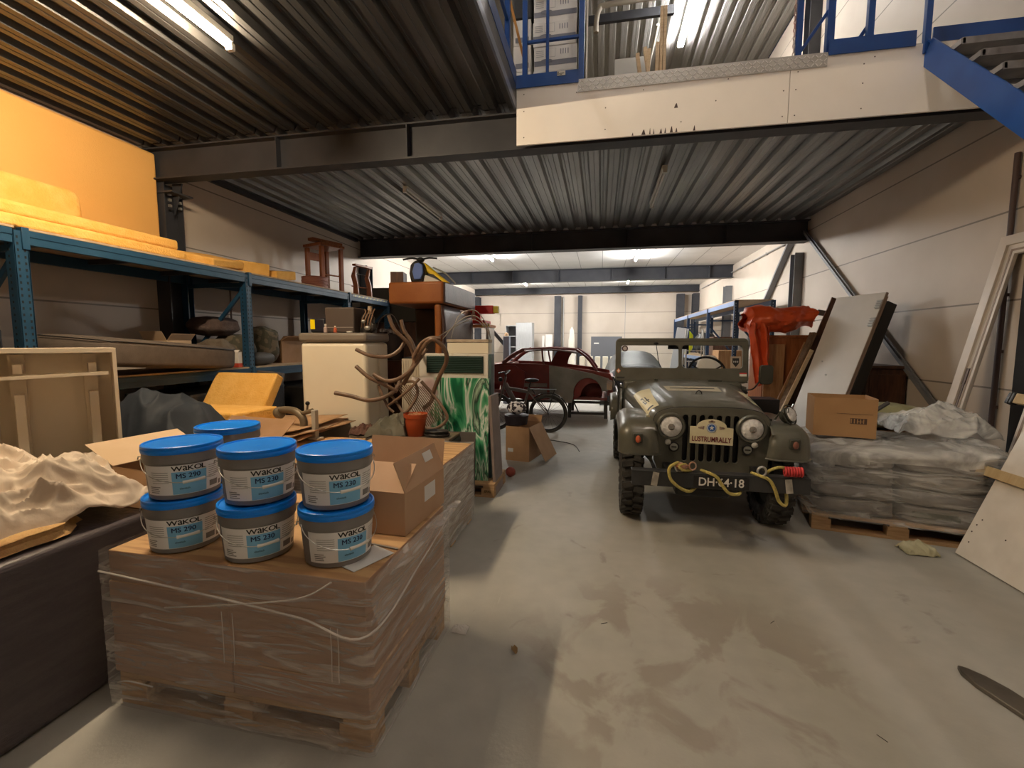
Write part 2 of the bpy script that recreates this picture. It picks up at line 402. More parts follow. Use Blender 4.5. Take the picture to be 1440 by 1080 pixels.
# ---- mezzanine edge: side channel, fascia, kick plates, checker plate
mb = MB(); x = -.88
mb.bb(x - .02, x, YF, YA - .0, 3.93, 4.13); mb.bb(x - .07, x - .0, YF, YA, 4.13, 4.145)
struct(mb.build('trim_28', mat('channel_blue_grey', (.16, .19, .26), (.22, .25, .33), 3, .3, .3), smooth=0))
struct(MB().bb(x - .02, x + .004, YF, YA, 4.146, 4.29).build('trim_29', rail_blue, smooth=0))
# fascia boards with screws and damage
mb = MB()
mb.bb(-.875, 1.615, YA, YA + .022, 3.58, 4.135); mb.bb(1.62, XR, YA, YA + .022, 3.58, 4.135)
mb.m = 1
for (sx_, sz) in ((-.8, 4.06), (-.28, 4.03), (.35, 3.99), (1.1, 4.01), (1.68, 4.01), (2.2, 4.02), (-.8, 3.65), (0, 3.66), (.7, 3.67), (1.57, 3.86), (1.67, 3.86), (1.57, 3.64), (1.67, 3.64), (2.2, 3.86), (2.2, 3.65), (.0, 3.86), (-.8, 3.9), (1.0, 3.83), (2.28, 4.07)):
    mb.add([(sx_ + .006 * math.cos(a), YA - .003, sz + .006 * math.sin(a)) for a in [k * math.pi / 3 for k in range(6)]] + [(sx_, YA - .006, sz)], [(i, (i + 1) % 6, 6) for i in range(6)])
for (sx_, sz, w, h) in ((-.02 + .28, 3.582, .008, .03), (.36, 3.582, .02, .05), (.42, 3.582, .006, .06), (.455, 3.582, .006, .05), (.52, 3.582, .012, .045), (.56, 3.582, .008, .05), (.615, 3.582, .014, .06), (.66, 3.582, .01, .04), (.82, 3.582, .01, .05), (.65, 3.80, .018, .045)):
    mb.add([(sx_ - w, YA - .001, sz), (sx_ + w, YA - .001, sz), (sx_ + w * .3, YA - .001, sz + h), (sx_ - w * .2, YA - .001, sz + h * .8)], [(0, 1, 2, 3)])
struct(mb.build('trim_30', [fascia_m, mat('screw_dark', (.06, .04, .04), rough=.5)], smooth=0))
# kick plates
struct(MB().bb(-.88, -.26, YA - .012, YA - .002, 4.12, 4.24).build('trim_31', rail_blue, smooth=0))
struct(MB().bb(1.915, 2.58, YA - .012, YA - .002, 4.12, 4.245).build('trim_32', rail_blue, smooth=0))
# checker plate with raised lozenges
chk = mat('checker_plate', (.50, .50, .49), (.60, .60, .59), 6, .42, .5)
mb = MB(); mb.bb(-.27, 1.91, YA - .006, YA, 4.03, 4.142); mb.bb(-.27, 1.91, YA - .006, YA + .3, 4.142, 4.148)
mb.m = 1
k = 0; xx = -.25
while xx < 1.9:
    for j, zz in enumerate((4.05, 4.085, 4.12)):
        s_ = 1 if (k + j) % 2 else -1
        mb.box((xx, YA - .008, zz), (.03, .004, .007), (0, s_ * 45, 0))
    xx += .034; k += 1
struct(mb.build('trim_33', [chk, mat('checker_bright', (.85, .85, .84), rough=.4, metal=.2)], smooth=0))  # lozenges get a lighter copy, their highlight put into the colour

# ---- upstairs railings
def railing(label, posts, rails, loc, m=rail_blue, kp=None):
    t = thing('railing', label, 'railing', loc)
    for p in posts:
        mb = MB(); mb.bar(p[0], p[1], p[2] if len(p) > 2 else .042, p[2] if len(p) > 2 else .042); mb.build('post', m, t, bevel=.004)
    for r in rails:
        mb = MB(); mb.bar(r[0], r[1], r[2] if len(r) > 2 else .03); mb.build('rail', m, t, bevel=.003)
    return t
YP = YA + .06
z0 = 4.15 - 4.15
rl = railing('blue steel railing with baluster in front of the stacked cartons upstairs', [((-.8, 0, 0), (-.8, 0, 1.15), .05), ((-.24, 0, 0), (-.24, 0, 1.15), .055), ((-.575, 0, 0), (-.575, 0, 1.1), .03)],
        [((-.8, 0, .43), (-.24, 0, .43), .028), ((-.8, 0, 1.1), (-.24, 0, 1.1), .04)], (0, YP, 4.15))
lbl = MB(); lbl.bb(-.47, -.39, -.078, -.073, .045, .085); lb = lbl.build('maker_label', mat('label_paper', (.7, .68, .62), rough=.5), rl)
mbl = MB(); mbl.bb(-.465, -.455, -.0795, -.0785, .05, .08); mbl.bb(-.45, -.40, -.0795, -.0785, .06, .066); mbl.bb(-.45, -.42, -.0795, -.0785, .05, .055); mbl.build('print', black_plastic, lb)
rl2 = railing('blue steel railing with diagonal brace right of the loading edge', [((1.69, 0, 0), (1.69, 0, 1.15), .05), ((1.94, 0, 0), (1.94, 0, 1.15), .06), ((2.27, .03, 0), (2.27, .03, 1.15), .05)],
        [((1.69, 0, .03), (1.95, 0, .42), .028), ((2.12, .2, 0), (2.3, .05, .3), .026), ((1.94, 0, 1.1), (2.6, 0, 1.1), .04)], (0, YP, 4.15))
# chain beside the post
mb = MB(); zc = 4.16
for k in range(26):
    a = k % 2
    pts = [(1.655 + (.009 * math.cos(t) if a else 0), YP + (0 if a else .009 * math.cos(t)), zc + .018 * math.sin(t) + k * .034) for t in [q * math.pi / 4 for q in range(8)]]
    mb.tube(pts, .005, 6, close=True)
tag(mb.build('chain', mat('chain_white', (.7, .66, .62), (.35, .15, .12), 2, .4, .3)), 'white and red chain hanging at the loading edge railing', 'chain')
# side railing, along Y on the left mezzanine
rl3 = railing('blue side railing running towards the viewer along the upper floor edge', [((0, 0, 0), (0, 0, 1.15), .05), ((0, -1.6, 0), (0, -1.6, 1.15), .05), ((0, -3.2, 0), (0, -3.2, 1.15), .05)],
        [((0, 0, .5), (0, -4, .5), .03), ((0, 0, 1.1), (0, -4, 1.1), .04)], (-.93, 4.5, 4.15))
# staircase coming down towards the viewer at the right wall
st = thing('staircase', 'blue steel staircase with grey open treads at the top right', 'staircase', (2.66, YA, 4.15))
for nm, xo in (('stringer', 0), ('stringer', 1.12)):
    mb = MB(); mb.bar((xo, -.02, -.09), (xo, -4.0, -4.0), .012, .19, (0, 0, 1)); mb.bar((xo + (.02 if xo == 0 else -.02), -.02 , .0), (xo + (.02 if xo == 0 else -.02), -3.95, -3.9), .05, .012)
    mb.build(nm, rail_blue, st)
tread_m = mat('stair_tread', (.17, .17, .19), (.25, .25, .27), 6, .55, .3)
for k in range(17):
    z = -.22 - k * .205; y = -.28 - k * .205
    mb = MB(); mb.bb(.012, 1.1, y - .12, y + .12, z - .006, z + .0); mb.bb(.012, 1.1, y - .13, y - .118, z - .05, z + .0); mb.bb(.012, 1.1, y + .118, y + .13, z - .035, z); mb.bb(.0, .03, y - .13, y + .13, z - .045, z - .006)
    mb.build('tread', tread_m, st)
mb = MB(); mb.bar((0, -.0, -.1), (0, 0, 1.1), .045); mb.build('handrail_post', rail_blue, st, bevel=.004)
mb = MB(); mb.bar((1.12, -.1, .95), (1.12, -4.0, -2.95), .035); mb.bar((1.12, -.1, .5), (1.12, -4, -3.4), .03); mb.build('handrail', rail_blue, st)
mb = MB(); mb.bar((.0, -.05, .62), (.0, -3.9, -3.2), .03); mb.bar((.0, -.0, 1.05), (.0, -4.0, -2.9), .035); mb.build('handrail', rail_blue, st)
struct(MB().bb(2.72, XR, YA + .02, YA + .032, 4.15, 4.27).build('trim_34', rail_blue, smooth=0))
# ================================================================== LAMPS
def lamp(label, x, y0, y1, z, kind=None, c=None, s=0, tubes=1, group='fluorescent batten lamps'):
    t = thing('batten_lamp', label, 'ceiling lamp', (x, (y0 + y1) / 2, z), 0, group); h = (y1 - y0) / 2
    MB().bb(-.035 * tubes, .035 * tubes, -h, h, 0, .05).build('housing', white_plastic, t, bevel=.006)
    for k in range(tubes):
        xo = 0 if tubes == 1 else (-.045 if k == 0 else .045)
        mb = MB(); mb.tube([(xo, -h + .03, -.03), (xo, h - .03, -.03)], .019, 12)
        mb.build('tube', tube_mat(kind, c, s) if kind else mat('unlit_tube', (.42, .40, .36), rough=.3), t)
    for e in (-1, 1):
        mb = MB(); mb.bb(-.03 * tubes, .03 * tubes, e * h - .02, e * h + .02, -.055, 0); mb.build('end_cap', white_plastic, t, bevel=.006)
    return t
lamp('warm glowing tube lamp under the dark ribbed deck at the upper left', -2.86, 1.72, 3.23, 3.9, 'warm', WARM, WARM_S)
lamp('switched off tube lamp under the ribbed deck, left one', -2.94, 6.6, 8.15, 3.9)
lamp('switched off tube lamp under the ribbed deck, right one', .79, 6.5, 8.1, 3.9)
lamp('bright tube lamp on the white ceiling above the leather sofa', -3.0, 11.0, 12.5, 3.9, 'cool', COOL, COOL_S)
lamp('bright tube lamp on the white ceiling above the windscreen', .9, 11.7, 13.2, 3.9, 'cool', COOL, COOL_S)
lamp('far tube lamp behind the last cross beam, left one', -2.95, 16.6, 18.1, 3.9, 'cool', COOL, COOL_S)
lamp('far tube lamp behind the last cross beam, right one', .96, 16.6, 18.1, 3.9, 'cool', COOL, COOL_S)
lamp('double tube lamp glaring on the high roof above the upper floor', 1.66, 9.1, 11.6, 8.42, 'upper', UPPER, UPPER_S, 2)
lamp('added unseen fill tubes on the high roof behind the viewer', .6, -3.0, -1.5, 8.42, 'added_fill', FILL, FILL_S, 2)  # added fill, out of view, to light the pallet front
lamp('added unseen double tube on the high roof over the left upper floor', -2.9, 2.6, 4.1, 8.42, 'upper', UPPER, UPPER_S, 2)  # added, out of view, to brighten the white cartons upstairs
lamp('added unseen fill tubes on the high roof over the viewer', 1.25, 1.0, 2.5, 8.42, 'added_fill', FILL, FILL_S, 2)  # added fill, out of view, lighting the foreground from above
# ================================================================== JEEP
olive = mat('olive_paint', (.088, .086, .066), (.112, .109, .085), 6, .30, 0, .02, coat=.25)
olive_dk = mat('olive_dark', (.045, .046, .034), rough=.4)
glass = mat('clear_glass', (.95, .97, .96), rough=.03, trans=1, ior=1.1)
cream_dec = mat('cream_decal', (.72, .66, .42), (.78, .72, .50), 9, .5)
ink = mat('black_ink', (.015, .015, .015), rough=.5)
white_ink = mat('white_ink', (.82, .80, .75), rough=.5)
gum = mat('tyre_rubber', (.020, .019, .018), (.055, .050, .044), 9, .75, 0, .3)
mudrim = mat('olive_rim', (.05, .052, .036), (.08, .08, .06), 8, .5)
lens_m = mat('headlamp_lens', (.95, .95, .94), (.62, .61, .60), 26, .08, .05, .5, 45, coat=1)
jp = thing('off_road_vehicle', 'olive green army off-road vehicle with rally plate and yellow rope on its bumper', 'car', (.9, 3.55, 0))
def hw(v): return sm(.455, .635, v ** .9)
def hsec(v, a, off=0):
    w = hw(v) + off; zt = 1.062 + .115 * v + off; ze = sm(.90, .97, v); e = .52
    c_, s_ = math.cos(a), math.sin(a)
    crown = .012 * (1 - abs(c_) ** 2)
    return (-w * math.copysign(abs(c_) ** e, c_), ze + (zt - ze) * abs(s_) ** e + crown)
mb = MB()
def hood(u, v, off=0):
    if v < 0: x, z = hsec(0, math.pi * u, off); k = 1 + v * .05; return (x * (1 + v * .035), .385 + v * .02, .9 + (z - .9) * (1 + v * .12))
    x, z = hsec(v, math.pi * u, off); return (x, .385 + 1.40 * v, z)
NV = 16
def hoodg(u, w): 
    t = w * (NV + 3) / (NV + 3)
    i = w * (NV + 3)
    if i < 3: return hood(u, -1 + i / 3)
    return hood(u, (i - 3) / NV)
mb.grid(hoodg, 48, NV + 3)
hd = mb.build('hood', olive, jp, solid=.006, smooth=60)
def hood_patch(u0, u1, v0, v1, m, name, skew=0, nu=10, nv=8, off=.003):
    mb = MB(); mb.grid(lambda a, b: hood(sm(u0, u1, a) + skew * (b - .5), sm(v0, v1, b), off), nu, nv); return mb.build(name, m, hd)
# raised centre panel, decals, ring, hinge line, latch
mb = MB(); mb.grid(lambda a, b: (lambda p: (p[0], p[1], p[2] + .014 * min(1, 8 * min(a, 1 - a)) * min(1, 10 * (1 - b), 10 * b)))(hood(sm(.36, .72, a), sm(.0, .99, b), .001)), 24, 12); mb.build('hood_panel', olive, hd)
d1 = hood_patch(.07, .30, .10, .62, cream_dec, 'decal', .07); d1['label'] = 'cream rally sticker with start number on the left of the hood'
for u0, u1, v0, v1 in ((.135, .15, .26, .34), (.135, .175, .25, .27), (.165, .175, .27, .40), (.135, .175, .39, .41), (.20, .215, .25, .40), (.185, .235, .30, .32), (.09, .21, .13, .155)):
    hood_patch(u0, u1, v0, v1, ink, 'print', 0, 3, 3, .0045)
d2 = hood_patch(.72, .90, .22, .62, cream_dec, 'decal', -.05); hood_patch(.73, .85, .33, .35, ink, 'print', 0, 3, 3, .0045); hood_patch(.73, .85, .40, .43, ink, 'print', 0, 3, 3, .0045)
d3 = hood_patch(.43, .56, .44, .62, mat('pale_plate', (.5, .45, .33), rough=.5), 'decal', 0, off=.017); hood_patch(.45, .54, .52, .55, ink, 'print', 0, 3, 3, .019)
mb = MB(); x, y, z = hood(.5, .34); mb.tube([(.0 + .026 * math.cos(t), y, z + .012 + .035 * math.sin(t)) for t in [k * math.pi / 8 for k in range(9)]], .004, 6); mb.box((0, y, z + .012), (.075, .02, .006)); mb.build('hood_ring', black_plastic, hd)
mb = MB(); mb.box((.28, .385 + 1.1, 1.205), (.13, .03, .02)); mb.box((-.30, .385 + 1.2, 1.2), (.035, .035, .02)); mb.build('hood_hinge', olive_dk, hd)
for s in (-1, 1):
    mb = MB(); mb.box((s * .475, .5, .90), (.012, .03, .11)); mb.box((s * .485, .5, .965), (.03, .045, .02)); mb.build('hood_latch', olive_dk if s > 0 else mat('worn_cream', (.45, .42, .3), rough=.5), jp, bevel=.003)
mb = MB(); mb.tube([(hsec(0, math.pi * k / 40)[0] * .995, .372, .9 + (hsec(0, math.pi * k / 40)[1] - .9) * .985) for k in range(41)], .0045, 6); mb.build('gap_or_seal', black_plastic, hd)  # dark tube stands in for the shaded gap at the hood lip
# grille panel
o = [hsec(0, math.pi * k / 40) for k in range(41)]; o = [(x * .985, .9 + (z - .9) * .96) for x, z in o]
o += [(.45, .78), (.44, .62), (.41, .54), (-.41, .54), (-.44, .62), (-.45, .78)]
holes = []
for k in range(7):
    cx = (k - 3) * .0655; holes.append([(x, y) for x, y in rrect(cx - .0245, cx + .0245, .612, 1.010, .024)][::-1])
for s in (-1, 1): holes.append(circ(s * .312, .905, .092, 32)[::-1])
gr = plate('grille', o, holes, .02, olive, jp, bevel=.003, loc=(0, .375, 0), rot=(90, 0, 0))
mb = MB(); mb.bb(-.25, .25, .42, .44, .56, 1.03); mb.build('radiator', black_plastic, jp)
# side skins under the hood, dark engine bay floor
for s in (-1, 1):
    mb = MB(); mb.grid(lambda a, b: (s * (hw(a) - .004), .385 + 1.4 * a, sm(.58, sm(.905, .975, a), b)), 8, 2); mb.build('side_panel', olive, jp, solid=.004)
MB().bb(-.4, .4, .45, 3.3, .42, .5).build('chassis', black_plastic, jp)
for s in (-1, 1):
    hl = MB(); T = Matrix.Translation((s * .312, .36, .905)) @ Matrix.Rotation(R(90), 4, 'X')
    hl.lathe([(.118, -.02), (.118, .006), (.108, .018), (.095, .018), (.090, .008), (.088, -.03)], 40, T, cap=False)
    h_ = hl.build('headlight', mat('lamp_ring', (.11, .11, .09), rough=.35, metal=.3), jp)
    l_ = MB(); l_.lathe([(.0905, -.002), (.085, .010), (.065, .020), (.04, .026), (.015, .029), (.0005, .03)], 36, T); l_.build('lens', lens_m, h_)
    b_ = MB(); b_.lathe([(.028, .024), (.027, .034), (.018, .038), (.001, .039)], 20, T); b_.build('bulb_shield', mat('lens_centre', (.4, .38, .36), rough=.2, metal=.8), h_)
    T2 = Matrix.Translation((s * .285 - .0, .358, .735)) @ Matrix.Rotation(R(90), 4, 'X')
    m_ = MB(); m_.lathe([(.043, -.01), (.043, .008), (.034, .012), (.031, .008)], 24, T2, cap=False); mk = m_.build('blackout_marker', black_plastic, jp)
    m_ = MB(); m_.lathe([(.033, -.0), (.031, .008), (.001, .012)], 20, T2); m_.m = 1; m_.box((s * .285, .345, .735), (.04, .006, .01)); m_.build('lens', [mat('grey_lens', (.33, .34, .30), rough=.3), ink], mk)
    m_ = MB(); m_.blob((s * .335, .345, .775), (.05, .045, .05), n=10); m_.build('side_lamp', mat('milk_lens', (.45, .43, .38), rough=.3), jp)
# front fenders
def fprof(t):
    P = [(.235, .685), (.235, .74), (.245, .81), (.275, .88), (.33, .925), (.42, .95), (.6, .965), (.85, .965), (1.05, .95), (1.25, .90), (1.40, .80), (1.50, .66), (1.55, .52)]
    f_ = t * (len(P) - 1); i = min(int(f_), len(P) - 2); a = f_ - i
    p0, p1, p2, p3 = P[max(i - 1, 0)], P[i], P[i + 1], P[min(i + 2, len(P) - 1)]
    def cr(k): return .5 * (2 * p1[k] + (p2[k] - p0[k]) * a + (2 * p0[k] - 5 * p1[k] + 4 * p2[k] - p3[k]) * a * a + (3 * p1[k] - p0[k] - 3 * p2[k] + p3[k]) * a ** 3)
    return cr(0), cr(1)
for s in (-1, 1):
    def ff(u, v):
        y, z = fprof(v); y2, z2 = fprof(min(v + .01, 1)); y1, z1 = fprof(max(v - .01, 0))
        ny, nz = (z2 - z1), -(y2 - y1); l = math.hypot(ny, nz); ny /= l; nz /= l   # inward normal
        r = .11; xin = sm(.44, .40, max(0, 1 - v * 3)); xo = .735
        if u < .6: x = sm(xin, xo - r, u / .6); d = 0
        else:
            a = (u - .6) / .4 * math.pi / 2; x = xo - r + r * math.sin(a); d = r * (1 - math.cos(a))
        d += .05 * max(0, (1 - u / .25)) ** 2 * (1 if v < .25 else 0)
        return (s * x, y + ny * d, z + nz * d)
    mb = MB(); mb.grid(ff, 18, 40); f_ = mb.build('front_fender', olive, jp, solid=.006, smooth=50)
    mb = MB(); mb.tube([ff(u / 12, 0) for u in range(13)], .008, 8); mb.build('fender_lip', olive, f_)
    mb = MB(); mb.bb(s * .585 - .038, s * .585 + .038, .215, .25, .78, .86); tl = mb.build('turn_signal', olive_dk, jp, bevel=.008)
    mb = MB(); mb.blob((s * .585, .213, .815), (.042, .02, .062), n=8); mb.build('lens', mat('orange_lens', (.55, .12, .05), rough=.3) if s < 0 else mat('dirty_orange_lens', (.22, .09, .06), rough=.5), tl)
# wheels
def wheel(x, y, s):
    w = thing('wheel', '', '', (0, 0, 0)); del w['label']; del w['category']; w.parent = jp; w.location = (x, y, .37); w.rotation_euler = (0, R(90) * s, 0)
    rO, hwd = .355, .088
    mb = MB(); mb.lathe([(.215, -.07), (.235, -.085), (.28, -.093), (.325, -.088), (.350, -.070), (rO, -.04), (rO, .04), (.350, .07), (.325, .088), (.28, .093), (.235, .085), (.215, .07), (.215, -.07)], 56, cap=False)
    n = 26
    for k in range(n):
        for sd in (-1, 1):
            a = 2 * math.pi * (k + (.5 if sd > 0 else 0)) / n
            T = Matrix.Rotation(a, 4, 'Z') @ Matrix.Translation((rO + .006, 0, sd * .045)) @ Matrix.Rotation(R(12 * sd), 4, 'X')
            mb.box((0, 0, 0), (.03, .044, .082)); 
            for q in range(8): mb.v[-1 - q] = T @ mb.v[-1 - q]
            T = Matrix.Rotation(a, 4, 'Z') @ Matrix.Translation((rO - .025, 0, sd * .087))
            mb.box((0, 0, 0), (.05, .044, .018))
            for q in range(8): mb.v[-1 - q] = T @ mb.v[-1 - q]
    mb.build('tyre', gum, w, smooth=30)
    mb = MB(); mb.lathe([(.0005, .03), (.06, .03), (.065, .055), (.075, .055), (.08, .02), (.14, .01), (.17, .035), (.205, .04), (.222, .072), (.225, .078)], 36, cap=False)
    mb.lathe([(.225, -.078), (.222, -.06), (.2, -.03), (.001, -.03)], 30, cap=False)
    for k in range(5):
        a = 2 * math.pi * k / 5; mb.lathe([(.011, .012), (.011, .03), (.001, .032)], 8, Matrix.Translation((.11 * math.cos(a), .11 * math.sin(a), 0)))
    mb.build('rim', mudrim, w)
    mb = MB(); mb.tube([(0, 0, -.35), (0, 0, -.03)], .03, 10); mb.build('axle', black_plastic, w)
for yy in (.78, 2.84):
    wheel(-.60, yy, -1); wheel(.60, yy, 1)
# bumper
bm_ = mat('bumper_black', (.022, .024, .026), (.045, .045, .046), 5, .45)
mb = MB(); mb.bb(-.645, .615, 0, .012, .50, .615); mb.bb(-.645, .615, 0, .085, .605, .617); mb.bb(-.645, .615, 0, .07, .498, .508)
bp_ = mb.build('bumper', bm_, jp, bevel=.004)
for s in (-1, 1):
    mb = MB(); mb.box((s * .47, -.004, .555), (.045, .006, .105), (0, -8 * s, 0)); mb.build('white_marker', mat('worn_white', (.55, .52, .46), (.3, .28, .24), 14, .6), bp_)
    mb = MB(); mb.bb(s * .34 - .03, s * .34 + .03, .05, .45, .5, .6); mb.build('frame_horn', black_plastic, jp)
    mb = MB(); mb.tube([(s * .29 + .03 * math.cos(t), .02, .65 + .035 * math.sin(t)) for t in [k * math.pi / 6 for k in range(12)]], .009, 8, close=True); mb.build('shackle', galv2, jp)
lp = MB().bb(-.19, .2, -.004, -.001, .508, .600).build('licence_plate', ink, jp)
text('plate_text', 'DH\u00b764\u00b718', .088, white_ink, lp, (.005, -.005, .553), sx=.92, bold=.0014)
# dark winch shape under the bumper
MB().bb(-.3, .1, .1, .3, .40, .48).build('skid_plate', black_plastic, jp, bevel=.02)
# yellow rope
rope_m = mat('yellow_rope', (.56, .47, .14), (.42, .34, .10), 60, .8, 0, .6, 120)
def smooth_path(P, n=8):
    out = []
    for i in range(len(P) - 1):
        p0, p1, p2, p3 = [Vector(P[max(0, min(len(P) - 1, i + k))]) for k in (-1, 0, 1, 2)]
        for j in range(n):
            a = j / n; out.append(.5 * (2 * p1 + (p2 - p0) * a + (2 * p0 - 5 * p1 + 4 * p2 - p3) * a * a + (3 * p1 - p0 - 3 * p2 + p3) * a ** 3))
    out.append(Vector(P[-1])); return out
mb = MB()
mb.tube(smooth_path([(-.28, .05, .66), (-.31, .0, .69), (-.37, -.02, .65), (-.36, -.025, .57), (-.30, -.025, .51), (-.22, -.01, .475), (-.16, .06, .49)]), .012, 8)
mb.tube(smooth_path([(-.22, .05, .63), (-.25, .0, .68), (-.30, -.02, .67), (-.27, -.02, .64), (-.2, .03, .63)]), .010, 8)
mb.tube(smooth_path([(-.12, .08, .62), (-.08, -.01, .625), (-.03, -.025, .60), (.01, -.03, .54), (.06, -.03, .485), (.13, -.01, .478), (.16, .06, .49)]), .012, 8)
mb.tube(smooth_path([(.24, .08, .62), (.27, -.01, .625), (.33, -.025, .60), (.37, -.025, .53), (.40, -.02, .45), (.44, -.02, .415), (.46, .0, .44), (.47, .05, .52)]), .012, 8)
mb.tube(smooth_path([(.33, .05, .63), (.34, -.0, .67), (.39, -.01, .695), (.43, .0, .69), (.45, .02, .67)]), .011, 8)
tag(mb.build('tow_rope', rope_m, loc=(.9, 3.55, 0)), 'yellow rope wound round the black front bumper of the army vehicle', 'rope')
mb = MB()
for k in range(7): mb.tube([(.44 + k * .018 + .003 * math.cos(t), .0 + .028 * math.cos(t), .665 + .030 * math.sin(t)) for t in [q * math.pi / 5 for q in range(10)]], .009, 6, close=True)
mb.build('cord_knot', mat('red_cord', (.55, .04, .04), rough=.7), loc=(.9, 3.55, 0)); tag(bpy.data.objects['cord_knot'], 'red cord wrapped in coils on the right end of the bumper', 'cord')
mb = MB(); mb.blob((-.28, .0, .665), (.09, .05, .055), n=8, amp=.1); mb.tube([(-.20 + .025 * math.cos(t), .0, .67 + .03 * math.sin(t)) for t in [q * math.pi / 6 for q in range(12)]], .006, 6, close=True)
tag(mb.build('rope_hook', mat('rust_orange', (.5, .2, .1), (.4, .3, .25), 20, .6), loc=(.9, 3.55, 0)), 'rusty orange hook with ring at the left end of the bumper', 'hook')
# rally plate
o = [(-.165, -.095), (.165, -.105), (.165, .035), (.115, .04)] + [(.115 * math.cos(R(a)), .04 + .065 * math.sin(R(a))) for a in range(15, 170, 12)] + [(-.115, .045), (-.165, .045)]
rp = plate('rally_plate', o, [], .006, cream_dec, None, loc=(.895, 3.86, .878), rot=(90, 0, 0)); tag(rp, 'cream rally plate with blue star emblem mounted on the grille', 'sign')
mb = MB()
for xx in (-.1, .1): mb.tube([(xx, 0, -.003), (xx, 0, -.05)], .006, 6)
mb.build('bracket', black_plastic, rp)
dk_red = mat('dark_red_ink', (.20, .03, .03), rough=.5)
text('plate_text', 'LUSTRUMRALLY', .058, dk_red, rp, (0, -.062, .004), rot=(0, 0, -1.5), sx=.72, bold=.0012)
mb = MB(); mb.lathe([(.040, .0035), (.040, .0045), (.0005, .0045)], 32, Matrix.Translation((0, .035, 0))); mb.m = 1
mb.lathe([(.036, .0045), (.036, .0055), (.0005, .0055)], 32, Matrix.Translation((0, .035, 0))); mb.m = 2
mb.lathe([(.028, .0055), (.028, .0062), (.0005, .0062)], 32, Matrix.Translation((0, .035, 0))); mb.m = 3
st_ = [((.021 if k % 2 == 0 else .009) * math.sin(k * math.pi / 5), .035 + (.021 if k % 2 == 0 else .009) * math.cos(k * math.pi / 5)) for k in range(10)]
mb.prism(st_, .001, None, .0062); mb.m = 4
for s in (-1, 1):
    for k in range(5): mb.box((s * (.062 + k * .009), .035 - k * .000, .004), (.006, .028 - k * .004, .002), (0, 0, s * 8))
mb.box((0, .085, .004), (.05, .01, .002)); mb.box((0, .09, .004), (.02, .015, .002))
mb.build('emblem', [mat('emblem_grey', (.35, .36, .38), rough=.5), mat('emblem_pale', (.55, .6, .68), rough=.5), mat('emblem_blue', (.03, .12, .42), rough=.5), white_ink, mat('emblem_wing', (.28, .18, .15), rough=.6)], rp)
# cowl, dash, windscreen
MB().bb(-.63, .63, 1.76, 1.99, 1.0, 1.165).build('cowl', olive, jp, bevel=.03, bseg=3)
wf = plate('windscreen_frame', rrect(-.72, .72, 0, .50, .05), [rrect(-.67, -.012, .155, .43, .045)[::-1], rrect(.012, .67, .155, .43, .045)[::-1]], .028, olive, jp, bevel=.006, loc=(0, 1.9, 1.15), rot=(82, 0, 0))
MB().bb(-.67, -.012, .155, .43, -.003, .003).build('pane', glass, wf)
MB().bb(.012, .67, .155, .43, -.003, .003).build('pane', glass, wf)
mb = MB(); mb.bb(-.715, .715, .0, .015, .014, .022); mb.bb(-.70, .70, .465, .475, .014, .02); mb.build('seam_bead', olive_dk, wf)
mb = MB(); mb.bar((-.27, .44, .02), (-.24, .24, .016), .008); mb.bar((-.25, .28, .015), (-.22, .17, .014), .006, .012); mb.blob((-.27, .445, .02), (.06, .03, .03), n=8); mb.build('wiper', black_plastic, wf)
mb = MB(); mb.bb(-.13, .1, .385, .43, -.05, -.03); mb.bar((0, .43, -.02), (0, .46, -.02), .015); mb.build('rear_mirror', black_plastic, wf, bevel=.005)
mb = MB(); mb.prism([(-.015, 0), (0, -.02), (.015, 0), (0, .02)], .001); mb.m = 1; mb.prism([(-.026, 0), (0, -.03), (.026, 0), (0, .03)], .0008)
mb.build('sticker', [white_ink, mat('orange_sticker', (.7, .22, .06), rough=.5)], wf, loc=(-.69, .12, .0205))
MB().bb(-.71, -.62, .03, .05, .02, .023).build('name_strip', ink, wf)
mb = MB(); mb.bb(.63, .705, .075, .10, .0205, .022); mb.m = 1; mb.bb(.63, .705, .10, .115, .0205, .022); mb.build('sticker', [white_ink, mat('red_sticker', (.6, .04, .04), rough=.5)], wf)
mb = MB(); mb.bb(.54, .65, .165, .30, .004, .005); mb.m = 1; mb.prism([(.56, .28), (.56, .225), (.595, .18), (.63, .225), (.63, .28)], .001, None, .005); mb.m = 2
for k in range(3): mb.prism([(.575 + k * .02 + .006 * math.cos(t), .24 + .012 * math.sin(t)) for t in [q * math.pi / 3 for q in range(6)]], .001, None, .006)
mb.build('shield_sticker', [mat('beige_sticker', (.42, .34, .26), rough=.5), ink, mat('silver_print', (.5, .5, .5), rough=.4)], wf)
mb = MB(); mb.lathe([(.036, .0), (.036, .002), (.0005, .002)], 20, Matrix.Translation((-.62, .385, .006))); mb.m = 1; mb.lathe([(.022, .002), (.022, .003), (.0005, .003)], 16, Matrix.Translation((-.62, .385, .006)))
mb.build('round_sticker', [mat('dark_brown_sticker', (.06, .03, .03), rough=.5), mat('grey_print', (.5, .45, .43), rough=.5)], wf)
